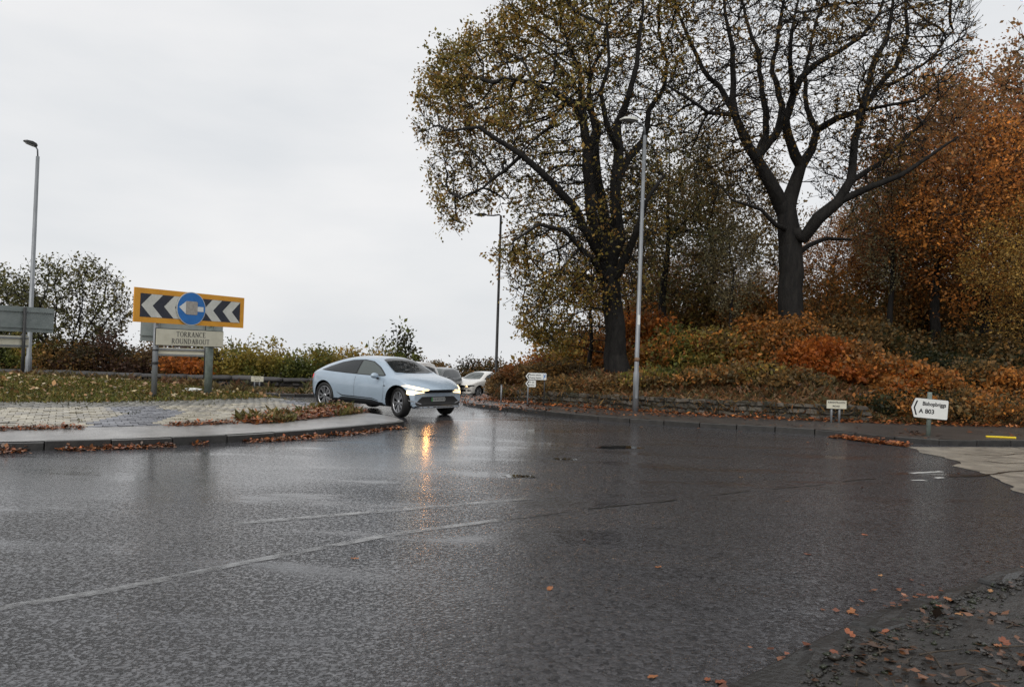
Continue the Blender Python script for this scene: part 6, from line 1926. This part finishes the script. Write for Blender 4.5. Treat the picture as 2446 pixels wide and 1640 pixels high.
obj('soil_crumbs', mesh_np('soil_crumbs', vv.reshape(-1, 3), tris=(icf[None] + (np.arange(len(cd)) * 6)[:, None, None]).reshape(-1, 3), col=np.repeat(cc, 6, 0)), M['litter'], label='dark crumbs of soil and moss on the muddy corner pavement', cat='soil', kind='stuff')
def curled_leaf(seed, L):
    """one broad fallen leaf: lobed outline, midrib fold, curled edges"""
    rng = random.Random(seed)
    bm = bmesh.new()
    mid, lf, rt = [], [], []
    k = 9
    for i in range(k):
        t = i / (k - 1)
        z = 0.004 + 0.018 * (t - 0.4) ** 2 * rng.uniform(0.5, 2.5)
        w_ = L * 0.36 * math.sin(math.pi * min(1, t * 0.93 + 0.05)) ** 0.7 * (1.0 if i % 2 else 0.72)
        mid.append(bm.verts.new((t * L - L / 2, 0, z)))
        lf.append(bm.verts.new((t * L - L / 2 + L * 0.03, w_, z + 0.012 * rng.uniform(0, 2))))
        rt.append(bm.verts.new((t * L - L / 2 + L * 0.03, -w_, z + 0.012 * rng.uniform(0, 2))))
    for i in range(k - 1):
        bm.faces.new((mid[i], mid[i + 1], lf[i + 1], lf[i])); bm.faces.new((mid[i + 1], mid[i], rt[i], rt[i + 1]))
    me = bm_mesh('fallen_leaf', bm, True)
    return me
LEAFM = tinted('single_leaf', 0.35, 0.3, 0.5, 90.0)
LV = [curled_leaf(s, 0.095) for s in range(5)]
for m_ in LV: m_.materials.append(LEAFM)
rl = random.Random(9)
spots = [(1313, 1407, 1.2), (847, 1335, 1.0), (1929, 1325, 1.0), (2033, 1462, 1.5), (2065, 1278, 0.9), (2103, 1375, 0.8), (1572, 1355, 0.9), (1931, 1057, 1.2), (1976, 1060, 1.2), (1532, 1020, 1.2), (1668, 1023, 1.0), (1768, 1031, 1.3), (2289, 1131, 0.9),
         (2030, 1514, 1.4), (2228, 1428, 1.3), (2264, 1432, 1.3), (2248, 1448, 1.0), (1992, 1560, 1.2), (2400, 1535, 1.6), (2384, 1543, 1.1), (1722, 1632, 1.4), (1560, 1618, 1.0), (2290, 1468, 1.0), (2366, 1412, 1.0), (1690, 1625, 0.9), (2115, 1508, 0.9), (1880, 1198, 0.9), (1770, 1140, 0.9), (1395, 1290, 0.7), (2060, 1165, 1.0)]
for px, py, s in spots:
    p = on_z(px, py, 0.0)
    onp = pts_in_poly(np.array([[p.x, p.y]]), np.concatenate([N, [(26, -6), (-4, -6)]]))[0]
    z = (0.085 if onp else 0.002) + float(G(p.x, p.y))
    if onp: p = on_z(px, py, 0.085)
    o = bpy.data.objects.new('fallen_leaf', rl.choice(LV)); COL.objects.link(o)
    o.location = (p.x, p.y, z); o.rotation_euler = (rl.uniform(-.12, .12), rl.uniform(-.12, .12), rl.uniform(0, 6.28)); o.scale = (s * 0.68, s * 0.6, s * 0.4)
    c = rl.choice([(0.30, 0.11, 0.035), (0.25, 0.075, 0.028), (0.36, 0.18, 0.07), (0.18, 0.055, 0.025)]); o.color = (*c, 1)
    tag(o, 'single orange brown leaf lying flat on the wet corner pavement' if onp else 'single orange brown leaf lying flat on the wet asphalt', 'leaf', 'single leaves on the corner pavement' if onp else 'single leaves on the asphalt')
for i in range(24):
    px, py = rl.uniform(1850, 2440), rl.uniform(1480, 1638)
    p = on_z(px, py, 0.085)
    if not pts_in_poly(np.array([[p.x, p.y]]), near_out)[0]: continue
    a = rl.uniform(0, 3.14); L = rl.uniform(0.12, 0.34)
    pts = [(-L / 2, 0, 0.006), (-L * 0.15, rl.uniform(-.02, .02), 0.014), (L * 0.2, rl.uniform(-.03, .03), 0.010), (L / 2, rl.uniform(-.03, .03), 0.006)]
    o = obj('twig', tube_mesh('twig', pts, [0.005, 0.0055, 0.004, 0.002], 6), M['twig'], label='thin dark twig lying on the muddy corner pavement', cat='twig', group='twigs on the corner pavement')
    o.location = (p.x, p.y, 0.075); o.rotation_euler = (0, 0, a)
